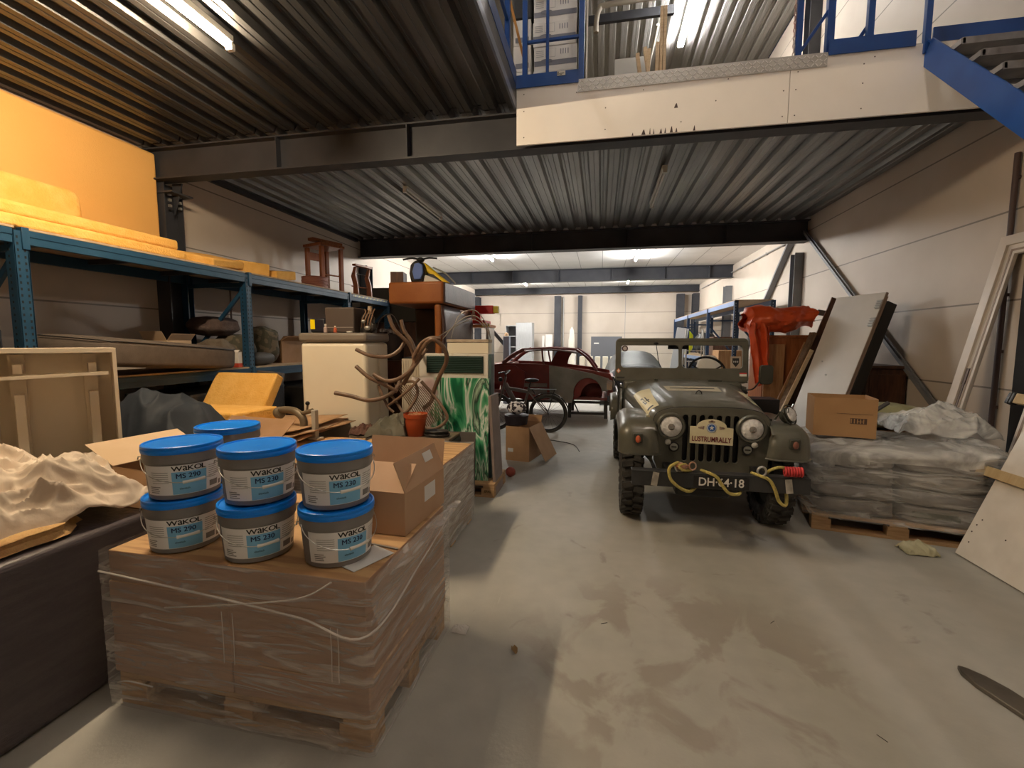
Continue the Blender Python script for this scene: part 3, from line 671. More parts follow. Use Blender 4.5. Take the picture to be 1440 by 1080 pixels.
# wooden dash pieces, steering wheel, seats
sw = MB(); T = Matrix.Translation((.36, 2.22, 1.24)) @ Matrix.Rotation(R(62), 4, 'X')
sw.tube([T @ Vector((.21 * math.cos(t), .21 * math.sin(t), 0)) for t in [k * math.pi / 16 for k in range(32)]], .014, 8, close=True)
for k in range(3): sw.tube([T @ Vector((0, 0, -.02)), T @ Vector((.2 * math.cos(k * 2.094 + .5), .2 * math.sin(k * 2.094 + .5), 0))], .009, 6)
sw.tube([T @ Vector((0, 0, 0)), (.33, 1.95, .95)], .02, 8); sw.build('steering_wheel', black_plastic, jp)
mb = MB(); mb.blob((.36, 2.95, .80), (.5, .45, .14), n=10, flat=.5); mb.build('seat', mat('olive_canvas', (.06, .06, .045), rough=.9), jp)
mb = MB(); mb.blob((.60, 3.25, 1.12), (.36, .13, .62), n=12, flat=.85); mb.build('seat_back', mat('white_cover', (.95, .95, .95), rough=.8), jp)
mb = MB(); mb.blob((-.34, 2.95, .78), (.5, .45, .14), n=10, flat=.5); mb.blob((-.34, 3.15, .95), (.46, .12, .32), n=10, flat=.5); mb.build('seat', mat('olive_canvas', (.06, .06, .045)), jp)
# tub
for s in (-1, 1):
    pl = [(1.76, .5), (1.76, 1.12), (1.9, 1.12), (2.05, .72), (2.55, .70), (2.68, .92), (3.55, .94), (3.55, .5), (3.2, .5), (3.1, .72), (2.85, .80), (2.6, .72), (2.48, .5)]
    plate('body_side', pl, [], .02, olive, jp, loc=(s * .66, 0, 0), rot=(90, 0, 90))
    mb = MB(); mb.grid(lambda a, b: (s * sm(.66, .76, a), 2.84 + .40 * math.cos(math.pi * (1 - b)), .62 + .3 * math.sin(math.pi * b) ** .6 - .03 * a), 3, 14); mb.build('rear_fender', olive, jp, solid=.006)
mb = MB(); mb.bb(-.65, .65, 1.9, 3.55, .5, .53); mb.bb(-.65, .65, 3.53, 3.55, .53, .94); mb.build('tub_floor', olive, jp)
# wing mirror on the viewer's right, small one left
for s in (1, -1):
    mb = MB(); mb.tube(smooth_path([(s * .66, 1.72, 1.09), (s * .70, 1.62, 1.12), (s * .76, 1.6, 1.22)]), .008, 8)
    mr = mb.build('wing_mirror', black_plastic, jp)
    mb = MB(); mb.prism(rrect(-.072, .072, -.10, .10, .035), .03); mb.build('mirror_head', olive_dk if s > 0 else chrome, mr, loc=(s * .79, 1.58, 1.27 if s > 0 else 1.13), rot=(90, 0, 15 * s), bevel=.006).scale = (1, 1, 1) if s > 0 else (.45, .55, 1)
    if s > 0:
        mb = MB(); mb.blob((.60, 1.67, 1.07), (.12, .10, .06), n=10); mb.build('mirror_foot', black_plastic, mr)
# guarded drive lamp standing on the fender
dl = MB(); T = Matrix.Translation((.61, .43, 1.02)) @ Matrix.Rotation(R(62), 4, 'X') @ Matrix.Rotation(R(38), 4, 'Y') @ Matrix.Scale(.84, 4)
dl.lathe([(.02, -.09), (.055, -.07), (.075, -.03), (.078, .01), (.07, .02)], 28, T); dl.tube([(.60, .44, .965), (.60, .44, 1.0)], .015, 8)
d_ = dl.build('drive_lamp', olive_dk, jp)
dl = MB(); dl.lathe([(.07, .02), (.06, .03), (.001, .04)], 24, T); dl.build('lens', lens_m, d_)
dl = MB(); dl.tube([T @ Vector((.098 * math.cos(t), .098 * math.sin(t), .0)) for t in [k * math.pi / 12 for k in range(24)]], .006, 6, close=True)
dl.tube([T @ Vector((-.098, 0, 0)), T @ Vector((-.14, -.0, -.0)), (.50, .42, .98)], .007, 6); dl.prism([(-.07, .0), (.07, .0), (.05, .05), (-.05, .05)], .03, T, .0); dl.build('lamp_guard', olive_dk, d_)
# ================================================================== WRAPPED PALLETS AND PAILS IN FRONT
from mathutils import noise as NZ
def stretch_film(name, c, alpha, rough=.12, bump=.8, streak=.5, sc=(3, 3, 26), dist=1.2):
    m = mat(name, c, rough=rough); N, L, B = nodes(m)
    tc = N.new('ShaderNodeTexCoord'); mp = N.new('ShaderNodeMapping'); mp.inputs['Scale'].default_value = sc; mp.inputs['Rotation'].default_value = (0, .12, .1)
    L.new(tc.outputs['Object'], mp.inputs[0])
    n = N.new('ShaderNodeTexNoise'); n.inputs['Scale'].default_value = 1; n.inputs['Detail'].default_value = 8; n.inputs['Distortion'].default_value = dist; L.new(mp.outputs[0], n.inputs['Vector'])
    b = N.new('ShaderNodeBump'); b.inputs['Strength'].default_value = bump; b.inputs['Distance'].default_value = .03; L.new(n.outputs['Fac'], b.inputs['Height']); L.new(b.outputs[0], B.inputs['Normal'])
    r = N.new('ShaderNodeValToRGB'); r.color_ramp.elements[0].position = .42; r.color_ramp.elements[1].position = .72
    r.color_ramp.elements[0].color = (alpha,) * 3 + (1,); r.color_ramp.elements[1].color = (min(1, alpha + streak),) * 3 + (1,)
    L.new(n.outputs['Fac'], r.inputs[0]); L.new(r.outputs[0], B.inputs['Alpha'])
    return m
film = stretch_film('stretch_film', (.84, .82, .80), .15, .09, .9, .40)
film_thick = stretch_film('stretch_film_thick', (.80, .80, .77), .32, .10, .9, .50, (2.2, 2.2, 4.5), 2.2)
film_black = mat('black_film', (.085, .072, .08), (.11, .095, .10), 7, .32, 0, .25, 30, (1, 1, 5))
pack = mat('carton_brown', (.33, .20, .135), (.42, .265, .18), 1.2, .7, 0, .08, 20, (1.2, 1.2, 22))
pack_top_lit = mat('carton_top_lit', (.58, .36, .17), (.42, .24, .11), 1.5, .6, 0, .05, 20, (1.5, 16, 16), contrast=(.5, .62))  # lamplight on the carton tops put into a lighter colour, plus streaks
paper = mat('white_paper', (.72, .72, .72), rough=.5)
def pallet(label, x0, x1, y0, y1, z=0, rz=0, m=wood_pal, group=None, h=.144):
    cx, cy = (x0 + x1) / 2, (y0 + y1) / 2; w, d = x1 - x0, y1 - y0
    t = thing('pallet', label, 'pallet', (cx, cy, z), rz, group)
    for k in range(5):
        xx = -w / 2 + .05 + k * (w - .1) / 4
        MB().bb(-w / 2, w / 2, -d / 2 + k * (d - .12) / 4, -d / 2 + .12 + k * (d - .12) / 4, .122, .144).build('deck_board', m, t, bevel=.002)
    for i in range(3):
        MB().bb(-w / 2 + i * (w - .12) / 2, -w / 2 + .12 + i * (w - .12) / 2, -d / 2, d / 2, .1, .121).build('stringer_board', m, t)
        for j in range(3):
            MB().bb(-w / 2 + i * (w - .14) / 2, -w / 2 + .14 + i * (w - .14) / 2, -d / 2 + j * (d - .11) / 2, -d / 2 + .11 + j * (d - .11) / 2, .022, .1).build('block', m, t, bevel=.003)
        MB().bb(-w / 2, w / 2, -d / 2 + i * (d - .11) / 2, -d / 2 + .11 + i * (d - .11) / 2, 0, .022).build('bottom_board', m, t)
    return t
def carton_stack(x0, x1, y0, y1, z0, z1, nx, ny, nz, lab, group, m=None, jit=.006, rz=0):
    w, d, h = (x1 - x0) / nx, (y1 - y0) / ny, (z1 - z0) / nz
    cx, cy = (x0 + x1) / 2, (y0 + y1) / 2
    for k in range(nz):
        for i in range(nx):
            for j in range(ny):
                lx, ly = x0 + w * (i + .5) - cx, y0 + d * (j + .5) - cy
                a = R(rz); px_, py_ = cx + lx * math.cos(a) - ly * math.sin(a), cy + lx * math.sin(a) + ly * math.cos(a)
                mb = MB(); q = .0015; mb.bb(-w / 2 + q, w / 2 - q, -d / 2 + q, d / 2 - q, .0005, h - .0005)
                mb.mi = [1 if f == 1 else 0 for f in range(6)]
                o = mb.build('carton', [m or pack, pack_top_lit], bevel=.004)
                o.location = (px_ + random.uniform(-jit, jit), py_ + random.uniform(-jit, jit), z0 + k * h); o.rotation_euler = (0, 0, a)
                tag(o, lab(i, j, k), 'carton', group)
LV = ['bottom', 'second', 'third', 'fourth', 'top']
# front pallet
pallet('wooden pallet wrapped in film under the cartons with the pails', -2.06, -.84, 1.5, 2.3, rz=-1)
carton_stack(-2.08, -.84, 1.5, 2.33, .146, .70, 2, 1, 4, lambda i, j, k: 'long brown carton, %s row of the front pallet, %s half' % (LV[k] if k < 3 else 'top', 'left' if i == 0 else 'right'), 'brown cartons on the front pallet', rz=-1)
# film shell with wrinkles round the front stack
def film_shell(label, x0, x1, y0, y1, z0, z1, m, rz=0, amp=.006, seed=0, top=.0, loc=None, open_top=True, n=120, nv=26):
    mb = MB(); w, d = (x1 - x0) / 2, (y1 - y0) / 2; P = 2 * (2 * w + 2 * d)
    def fn(u, v):
        s = u * P; r = .02
        if s < 2 * w: x, y, nx_, ny_ = -w + s, -d, 0, -1
        elif s < 2 * w + 2 * d: x, y, nx_, ny_ = w, -d + s - 2 * w, 1, 0
        elif s < 4 * w + 2 * d: x, y, nx_, ny_ = w - (s - 2 * w - 2 * d), d, 0, 1
        else: x, y, nx_, ny_ = -w, d - (s - 4 * w - 2 * d), -1, 0
        z = sm(z0, z1, v)
        k = NZ.noise(Vector((x * 3 + seed, y * 3, z * 9 + x * 2))) * amp + abs(NZ.noise(Vector((x * 7, y * 7 + seed, z * 22)))) * amp
        bulge = .006 + k + (.02 * max(0, (v - .93) / .07) if top else 0)
        return (x + nx_ * bulge, y + ny_ * bulge, z + (.012 * NZ.noise(Vector((x * 5, y * 5, seed))) if v in (0, 1) else 0))
    mb.grid(fn, n, nv, wrap=True)
    o = mb.build('stretch_film', m, smooth=60); o.location = ((x0 + x1) / 2, (y0 + y1) / 2, 0); o.rotation_euler = (0, 0, R(rz))
    return tag(o, label, 'plastic film')
fs = film_shell('clear stretch film round the brown cartons of the front pallet', -2.095, -.825, 1.485, 2.345, .0, .71, film, -1, .005, 3)
# ropes of twisted film, loose flap at the corner
fr_m = mat('twisted_film', (.72, .68, .64), rough=.2, alpha=.6)
mb = MB(); mb.tube(smooth_path([(-2.09, 1.47, .62), (-1.5, 1.46, .585), (-1.1, 1.45, .555), (-.815, 1.455, .52), (-.79, 1.9, .60), (-.785, 2.3, .69)]), .0045, 6)
mb.tube(smooth_path([(-1.75, 1.468, .50), (-1.4, 1.458, .565), (-1.1, 1.455, .63), (-.97, 1.47, .70)]), .0035, 6)
for i, x in enumerate((-1.47, -1.42, -.98, -.95)): mb.tube([(x, 1.468, .3), (x + .004, 1.466, .42), (x, 1.468, .52)], .0018, 5)
mb.build('film_rope', fr_m, fs, loc=(1.46, -1.915, 0))
mb = MB()
mb.grid(lambda u, v: (-.81 + .012 * math.sin(9 * v + 5 * u) + .05 * u * math.sin(math.pi * v), sm(1.5, 2.36, u), sm(.50 + .20 * u, .715 + .05 * u * (1 - v), v) + .01 * NZ.noise(Vector((u * 8, v * 8, 2)))), 30, 14)
mb.build('film_flap', film, fs, loc=(1.46, -1.915, 0), smooth=60)
mb = MB(); mb.tube(smooth_path([(-2.02, 1.46, .13), (-1.93, 1.44, .165), (-1.82, 1.45, .15)]), .003, 6); mb.build('film_rope', fr_m, fs, loc=(1.46, -1.915, 0))
# papers and tape under the film on the top
mb = MB(); mb.box((-.95, 1.66, .7035), (.13, .20, .002), (0, 0, -24)); tag(mb.build('delivery_note', paper), 'white sheet lying flat on the front pallet under the film beside the right pails', 'paper')
mb = MB(); mb.box((-1.0, 1.79, .7035), (.3, .012, .002), (0, 0, -10)); tag(mb.build('packing_strap', mat('grey_strap', (.25, .23, .21), rough=.4)), 'thin grey strap across the top of the front pallet', 'strap')
# ---- pails
pail_body = mat('pail_grey', (.20, .19, .185), (.235, .225, .22), 4, .38, 0, 0)
lid_m = mat('pail_lid_blue', (.0, .21, .86), (.0, .25, .95), 3, .32)
lab_w = mat('pail_label', (.88, .88, .88), rough=.45); lab_b = mat('label_blue', (.22, .54, .82), rough=.45)
lab_ink = mat('label_navy', (.012, .03, .12), rough=.5); lab_grey = mat('label_print_grey', (.22, .22, .22), rough=.5)
def brad(z): return sm(.131, .1425, z / .155)
def lpatch(mb, a0, a1, z0, z1, off):
    mb.grid(lambda u, v: ((brad(sm(z0, z1, v)) + off) * math.sin(R(sm(a0, a1, u))), -(brad(sm(z0, z1, v)) + off) * math.cos(R(sm(a0, a1, u))), sm(z0, z1, v)), max(2, int(abs(a1 - a0) / 5)), 1)
def pail(label, code, loc, rz, group):
    t = thing('pail', label, 'pail', loc, rz, group)
    MB().lathe([(.001, .002), (.127, .0), (.131, .004), (.1425, .155), (.1475, .157), (.1485, .198), (.145, .2)], 56).build('body', pail_body, t)
    mb = MB(); mb.lathe([(.147, .196), (.1505, .197), (.152, .203), (.152, .212), (.1500, .216), (.1515, .220), (.1505, .2275), (.146, .230), (.143, .229), (.139, .2235), (.03, .2235), (.008, .2225), (.001, .224)], 64)
    mb.build('lid', lid_m, t)
    mb = MB(); lpatch(mb, -68, 78, .022, .150, .0008); mb.m = 1; lpatch(mb, -18, 34, .024, .121, .0014)
    mb.m = 2
    rn = random.Random(len(label))
    for k in range(6): lpatch(mb, -52, -23, .075 + k * .009, .0768 + k * .009, .0015)
    for k in range(4): lpatch(mb, -58, -40 + rn.uniform(-4, 3), .032 + k * .008, .0355 + k * .008, .0015)
    for k in range(7): lpatch(mb, 38, 62 + rn.uniform(-8, 6), .075 + k * .009, .077 + k * .009, .0015)
    lpatch(mb, 40, 58, .035, .06, .0015); lpatch(mb, 62, 70, .03, .05, .0015)
    lb = mb.build('label', [lab_w, lab_b, lab_grey], t)
    th = 8
    def bt(nm, s, size, ang, z, m, sx, bold):
        r = brad(z) + .0016
        if s == 'WaKOL':
            o = text(nm, 'W', size, m, lb, sx=sx, bold=bold, ext=.0003, align='LEFT'); vs, fs, xo = [], [], 0
            cap = max(v.co.y for v in o.data.vertices) - min(v.co.y for v in o.data.vertices); base = min(v.co.y for v in o.data.vertices)
            bpy.data.objects.remove(o)
            for ch in ('W', 'a', 'K', 'O', 'L'):
                q = text('q', ch, size, m, None, sx=sx, bold=bold, ext=.0003, align='LEFT'); ys = [v.co.y for v in q.data.vertices]; xs = [v.co.x for v in q.data.vertices]
                ky = cap / (max(ys) - min(ys)) if ch == 'a' else 1; kx = 1.12 if ch == 'a' else 1; k0 = len(vs)
                for v in q.data.vertices: vs.append((xo + (v.co.x - min(xs)) * kx, base + (v.co.y - min(ys)) * ky, v.co.z))
                fs += [tuple(i + k0 for i in p_.vertices) for p_ in q.data.polygons]
                xo += (max(xs) - min(xs)) * kx + (.0008 if ch == 'K' else .0018); bpy.data.objects.remove(q)
            me = bpy.data.meshes.new(nm); me.from_pydata([(x - xo / 2, y, z_) for x, y, z_ in vs], [], fs); me.update(); me.materials.append(m)
            for v in me.vertices:
                a = v.co.x / r; rr = r + v.co.z; v.co = (rr * math.sin(a), v.co.y, rr * math.cos(a))
            o = bpy.data.objects.new(nm, me); COL.objects.link(o); o.parent = lb
        else: o = text(nm, s, size, m, lb, bend=r, sx=sx, bold=bold, ext=.0003)
        # text lies on a cylinder: text x -> angle, y -> z axis
        for v in o.data.vertices:
            x, y, zz = v.co; a = math.atan2(x, zz) + R(ang); rr = math.hypot(x, zz); zw = z + y
            rr += brad(zw) - brad(z)
            v.co = (rr * math.sin(a), -rr * math.cos(a), zw)
        if size > .02:      # heavier strokes: the same letters laid side by side by half a millimetre
            vs = [v.co.copy() for v in o.data.vertices]; fs = [tuple(p_.vertices) for p_ in o.data.polygons]; n0 = len(vs); V, F = [], []
            for q, (da, dz) in enumerate(((-.28, 0), (.28, 0), (0, .0004), (0, -.0004))):
                M_ = Matrix.Rotation(R(da), 3, 'Z'); V += [(M_ @ v) * (1 + .0002 * q) + Vector((0, 0, dz)) for v in vs]; F += [tuple(i + q * n0 for i in f_) for f_ in fs]
            me = bpy.data.meshes.new(nm); me.from_pydata(V, [], F); me.update(); me.materials.append(m); o.data = me
        o.rotation_euler = (0, 0, 0)
    bt('brand_name', 'WaKOL', .029, th, .1345, ink, 1.28, 0)
    bt('product_name', 'MS ' + code, .029, th - 2, .102, lab_ink, 1.02, 0)
    bt('small_print', 'elastisch', .011, th - 8, .048, lab_ink, 1.0, .0001)
    mb = MB(); P = []
    for k in range(25):
        f_ = k / 24; a = R(-88 + 176 * f_); dip = math.sin(math.pi * f_) ** .75
        P.append(((.151 + .012 * dip) * math.sin(a + R(6)), -(.151 + .012 * dip) * math.cos(a + R(6)), .172 - .092 * dip))
    mb.tube(P, .0019, 6)
    for e in (-1, 1): mb.tube([(e * .142, .006, .172), (e * .158, .004, .178), (e * .16, .0, .166)], .003, 6)
    hn = mb.build('handle', galv2, t)
    mb = MB(); a = [R(q) for q in (-14 + 12, -7 + 12, 12, 19, 26)]
    mb.tube([(.163 * math.sin(q), -.163 * math.cos(q), .081 + .0012 * i) for i, q in enumerate(a)], [.0075, .006, .006, .006, .0075], 12)
    mb.build('grip', white_plastic, hn)
    return t
ZP = .704; H2 = .2305
pail('blue-lidded pail reading MS 290, lower one of the leftmost stack', '290', (-1.822, 1.652, ZP), 38, 'adhesive pails')
pail('blue-lidded pail reading MS 290, upper one of the leftmost stack', '290', (-1.817, 1.660, ZP + H2), 46, 'adhesive pails')
pail('blue-lidded pail reading MS 230, lower one of the middle stack', '230', (-1.435, 1.642, ZP), 40, 'adhesive pails')
pail('blue-lidded pail reading MS 230, upper one of the middle stack', '230', (-1.443, 1.668, ZP + H2), 46, 'adhesive pails')
pail('blue-lidded pail reading MS 230, lower one of the rightmost stack', '230', (-1.080, 1.675, ZP), 50, 'adhesive pails')
pail('blue-lidded pail reading MS 230, upper one of the rightmost stack', '230', (-1.088, 1.688, ZP + H2), 40, 'adhesive pails')
pail('blue-lidded pail hidden at the bottom of the stack behind the others', '290', (-1.93, 2.03, ZP), 80, 'adhesive pails')
pail('blue-lidded pail half hidden behind the leftmost stack, only lid showing', '290', (-1.94, 2.04, ZP + H2), 95, 'adhesive pails')
# ---- opened carton beside the pails
def flap(mb, p0, p1, d, t=.004):
    p0, p1, d = Vector(p0), Vector(p1), Vector(d); n = (p1 - p0).cross(d).normalized() * t
    vs = [p0, p1, p1 + d, p0 + d]; vs += [v + n for v in vs]
    mb.add(vs, [(3, 2, 1, 0), (4, 5, 6, 7), (0, 1, 5, 4), (1, 2, 6, 5), (2, 3, 7, 6), (3, 0, 4, 7)])
def open_box(name, label, loc, w, d, h, rz, m, flaps, cat='cardboard box', t=.005, marks=None):
    """flaps: dict side -> (length, angle from vertical outward in degrees)"""
    b = thing(name, label, cat, loc, rz)
    mb = MB(); mb.bb(-w / 2, w / 2, -d / 2, d / 2, 0, t)
    mb.bb(-w / 2, w / 2, -d / 2, -d / 2 + t, t, h); mb.bb(-w / 2, w / 2, d / 2 - t, d / 2, t, h)
    mb.bb(-w / 2, -w / 2 + t, -d / 2 + t, d / 2 - t, t, h); mb.bb(w / 2 - t, w / 2, -d / 2 + t, d / 2 - t, t, h)
    mb.build('box_body', m, b, smooth=0)
    for s, (l, a) in flaps.items():
        mb = MB(); c_, s_ = math.cos(R(a)), math.sin(R(a)); o = {'f': (0, -1), 'b': (0, 1), 'l': (-1, 0), 'r': (1, 0)}[s]
        dv = (o[0] * s_ * l, o[1] * s_ * l, c_ * l)
        if s in 'fb': y = o[1] * (d / 2 - .002); flap(mb, (-w / 2 + .004, y, h), (w / 2 - .004, y, h), dv)
        else: x = o[0] * (w / 2 - .002); flap(mb, (x, -d / 2 + .004, h), (x, d / 2 - .004, h), dv)
        mb.build('flap', m, b, smooth=0)
    return b
card_p = mat('cardboard_pinkish', (.46, .29, .18), (.50, .33, .21), 4, .75)
cb = open_box('cardboard_box', 'opened cardboard box with raised flap beside the right pail stack', (-1.09, 2.13, ZP), .46, .46, .20, -3, card_p, {'r': (.15, -22), 'l': (.15, 30), 'b': (.16, 12), 'f': (.17, -52)})
mb = MB(); mb.bb(.2305, .2315, -.02, .11, .09, .17); mb.build('label', paper, cb)
mb = MB(); mb.bb(-.10, -.01, -.2315, -.2305, .15, .2); mb.build('tape', mat('orange_tape', (.62, .30, .14), rough=.5), cb)
mb = MB(); c_, s_ = math.cos(R(-22)), math.sin(R(-22))
for (y0, y1, l0, l1, k) in ((.05, .15, .08, .13, 0),):
    x = .228 + .006
    mb.add([(x + s_ * l0, y0, .2 + c_ * l0), (x + s_ * l0, y1, .2 + c_ * l0), (x + s_ * l1, y1, .2 + c_ * l1), (x + s_ * l1, y0, .2 + c_ * l1)], [(0, 1, 2, 3)])
mb.build('label', paper, cb, smooth=0)
# ---- pallets behind
pallet('wooden pallet under the film wrapped stack in the middle', -2.08, -1.12, 2.8, 3.82)
carton_stack(-2.1, -1.12, 2.78, 3.84, .146, .70, 1, 2, 4, lambda i, j, k: 'carton with its top coloured as lit in the middle wrapped stack, %s row, %s' % (LV[k] if k < 3 else 'top', 'near half' if j == 0 else 'far half'), 'cartons of the middle stack')
film_shell('whitish stretch film round the middle stack behind the opened box', -2.115, -1.105, 2.765, 3.855, .05, .708, stretch_film('film_white', (.74, .72, .68), .45, .16, .9, .4), 0, .008, 9)
pallet('wooden pallet left of the middle stack, mostly hidden by pails', -3.06, -2.18, 2.95, 3.82)
carton_stack(-3.08, -2.14, 2.93, 3.84, .146, .70, 1, 1, 4, lambda i, j, k: 'carton under the brass hand pump, %s row' % (LV[k] if k < 3 else 'top'), 'cartons under the hand pump')
# ---- dark wrapped block at the left edge
mb = MB()
def blk(u, v):
    P = [(-3.5, .45), (-2.27, .45), (-2.27, 1.86), (-3.5, 1.86)]
    return None
mb.bb(-3.5, -2.23, .45, 1.86, .0, .745)
tag(mb.build('wrapped_bale', film_black, bevel=.03, bseg=3), 'dark purple-black film wrapped bale filling the lower left corner', 'wrapped goods')
# crumpled cloth as a folded height field
def cloth(name, label, cx, cy, z0, w, d, h, seed, m, fold=3.0, rz=0, cat='cloth', nx=110, ny=80, edge=.25, ridge=.5, peak=(.5, .5)):
    mb = MB()
    def fn(u, v):
        x, y = (u - .5) * w, (v - .5) * d
        p = Vector((x * fold + seed, y * fold * .8 + seed * .7, seed * .3)) * .6
        wp = Vector((NZ.noise(p * .9 + Vector((3.3, 0, 0))), NZ.noise(p * .9 + Vector((0, 7.7, 1.1))), NZ.noise(p * .9 + Vector((1.9, 2.2, 8.8))))) * .45; q = p + wp
        ax, ay = abs(u - .5) * 2, abs(v - .5) * 2
        rag = 1 + .10 * NZ.noise(Vector((u * 5 + seed, v * 5, 2)))
        dd = math.hypot((u - peak[0]) * 2, (v - peak[1]) * 2)
        env = max(0, 1 - (max(ax, ay) * rag) ** 4) ** .7 * (1 - .45 * min(1, dd))
        r1 = (1 - min(1, abs(NZ.noise(q)) * 2.6)) ** 1.6; r2 = (1 - min(1, abs(NZ.noise(q * 2.4 + Vector((5, 1, 0)))) * 2.4)) ** 1.5; r3 = (1 - min(1, abs(NZ.noise(q * 5.2)) * 2.2)) ** 1.3
        z = h * env * (1 - ridge) + h * ridge * (r1 * .46 + r2 * .32 + r3 * .22) * min(1, env * 2.2)
        ox = NZ.noise(p * 1.2 + Vector((9, 0, 0))) * .09 * w; oy = NZ.noise(p * 1.2 + Vector((0, 9, 3))) * .09 * d
        return (x + ox, y + oy, max(.002 + .003 * (r3 + 1), z))
    mb.grid(fn, nx, ny)
    o = mb.build(name, m, smooth=70, solid=.003); o.location = (cx, cy, z0); o.rotation_euler = (0, 0, R(rz))
    return tag(o, label, cat)
cloth_w = mat('cream_cloth', (.70, .58, .46), (.76, .65, .53), 3, .85, 0, .12, 40)
cloth('dust_sheet', 'crumpled cream dust sheet lying on the dark wrapped bale', -2.83, 1.36, .792, 1.05, 1.15, .36, 4.3, cloth_w, 5.2, -6, peak=(.55, .62), ridge=.42, nx=170, ny=150)
mb = MB(); mb.blob((0, 0, .03), (1.0, 1.05, .07), n=20, amp=.05, flat=.4, seed=3)
tag(mb.build('foam_sheet', mat('old_foam', (.62, .40, .17), (.50, .28, .12), 7, .95, 0, .6, 40), loc=(-2.76, 1.12, .752)), 'old yellow foam sheet sticking out under the cream dust sheet', 'foam')
# back of a cream cabinet with rails
cabm = mat('cabinet_back', (.74, .64, .48), (.78, .68, .52), 2, .7); cabr = mat('cabinet_rail', (.84, .73, .56), (.88, .77, .60), 4, .6)
t = thing('cabinet_frame', 'cream cabinet shell seen from behind with two rails and a cross shelf', 'cabinet', (-3.46, 2.30, 0), 56)
MB().bb(-.27, .27, .10, .115, 0, 1.53).build('back_panel', cabm, t)
for x in (-.29, .27): MB().bb(x, x + .02, -.12, .115, 0, 1.53).build('side_panel', cabr, t)
MB().bb(-.29, .29, -.12, .115, 1.53, 1.56).build('top_panel', cabr, t)
MB().bb(-.275, .29, -.115, .0, 1.375, 1.395).build('cross_shelf', cabr, t, rot=(0, -1.8, 0))
for x in (-.17, .17):
    MB().bb(x - .025, x + .022, -.02, .10, .1, 1.27).build('rail', cabr, t, bevel=.003)
    MB().bb(x - .042, x + .03, .06, .099, 0.1, 1.52).build('rail', cabm, t)
    MB().bb(x - .02, x + .022, -.05, .06, 1.40, 1.46).build('rail_block', cabr, t, bevel=.003)
MB().bb(-.35, -.30, -.1, .12, 0, 1.5).build('side_board', wood_mid, t)
# big opened brown box behind the pails
ob = open_box('cardboard_box', 'large brown cardboard box with wide open flaps behind the left pails', (-2.50, 2.36, 0), .62, .56, .86, -8, card_dk, {'l': (.27, 66), 'b': (.30, 52), 'r': (.24, 62), 'f': (.2, 150)})
ob.children[1].data.materials.clear(); ob.children[1].data.materials.append(mat('pale_cardboard', (.60, .43, .27), (.64, .47, .31), 5, .8))
# ================================================================== LEFT RACK
XF, XK = -4.45, -5.42
rack = thing('pallet_rack', 'long blue pallet rack along the left wall with yellow foam on top', 'rack', (0, 0, 0))
chip = mat('chipboard', (.42, .30, .19), (.50, .37, .25), 14, .8)
for y in (.5, 2.8, 5.12, 7.5, 9.05):
    for x in (XF, XK):
        mb = MB(); s = 1 if x == XF else -1
        mb.bb(x - .008 * s, x, y - .045, y + .045, 0, 2.46); mb.bb(x - .09 * s, x, y - .047, y - .039, 0, 2.46); mb.bb(x - .09 * s, x, y + .039, y + .047, 0, 2.46)
        mb.m = 1
        z = .1
        while z < 2.4:
            for dy in (-.022, .022): mb.bb(x + .0005 * s, x + .0015 * s, y + dy - .006, y + dy + .006, z, z + .02)
            if s > 0: mb.bb(x - .06, x - .045, y - .0485, y - .0475, z, z + .018)
            z += .05
        mb.build('upright', [steel_blue, rack_orange], rack)
    for (za, zb) in ((.15, .9), (.9, 1.2), (1.4, 2.3)):
        mb = MB(); mb.bar((XF - .05, y, zb), (XK + .05, y, za), .03, .045); mb.build('frame_brace', steel_blue, rack)
    mb = MB(); mb.bar((XF - .05, y, 2.33), (XK + .05, y, 2.33), .03, .05); mb.build('frame_brace', steel_blue, rack)
for (y0, y1) in ((-1.8, .46), (.55, 2.75), (2.85, 5.07), (5.17, 7.45), (7.55, 9.0)):
    for x in (XF, XK):
        for z in (2.36, 1.15):
            s = 1 if x == XF else -1
            mb = MB(); mb.bb(x - .045 * s, x, y0, y1, z, z + .11); mb.bb(x - .0 * s, x + .006 * s, y0, y1, z + .06, z + .11); mb.bb(x - .05 * s, x + .012 * s, y0 - .045, y0 + .004, z - .04, z + .13)
            mb.build('beam', steel_blue, rack, bevel=.004)
    for z in (2.475, 1.262):
        MB().bb(XK, XF - .005, y0 - .02, y1 + .02, z, z + .018).build('shelf_board', chip, rack)
    for k in range(3):
        yy = sm(y0 + .3, y1 - .3, k / 2); MB().bb(XK + .05, XF - .05, yy - .02, yy + .02, 2.42, 2.47).build('cross_bar', steel_dark, rack)
# tape strip with yellow marks on the far beam
mb = MB(); mb.bb(XF + .0065, XF + .0085, 7.6, 8.95, 2.43, 2.465); mb.m = 1
for k in range(9): mb.box((XF + .0095, 7.7 + k * .14, 2.447), (.002, .06, .02), (20, 0, 0))
mb.build('tape_strip', [mat('tape_grey', (.35, .38, .42), rough=.4), mat('tape_yellow', (.75, .72, .35), rough=.5)], rack)
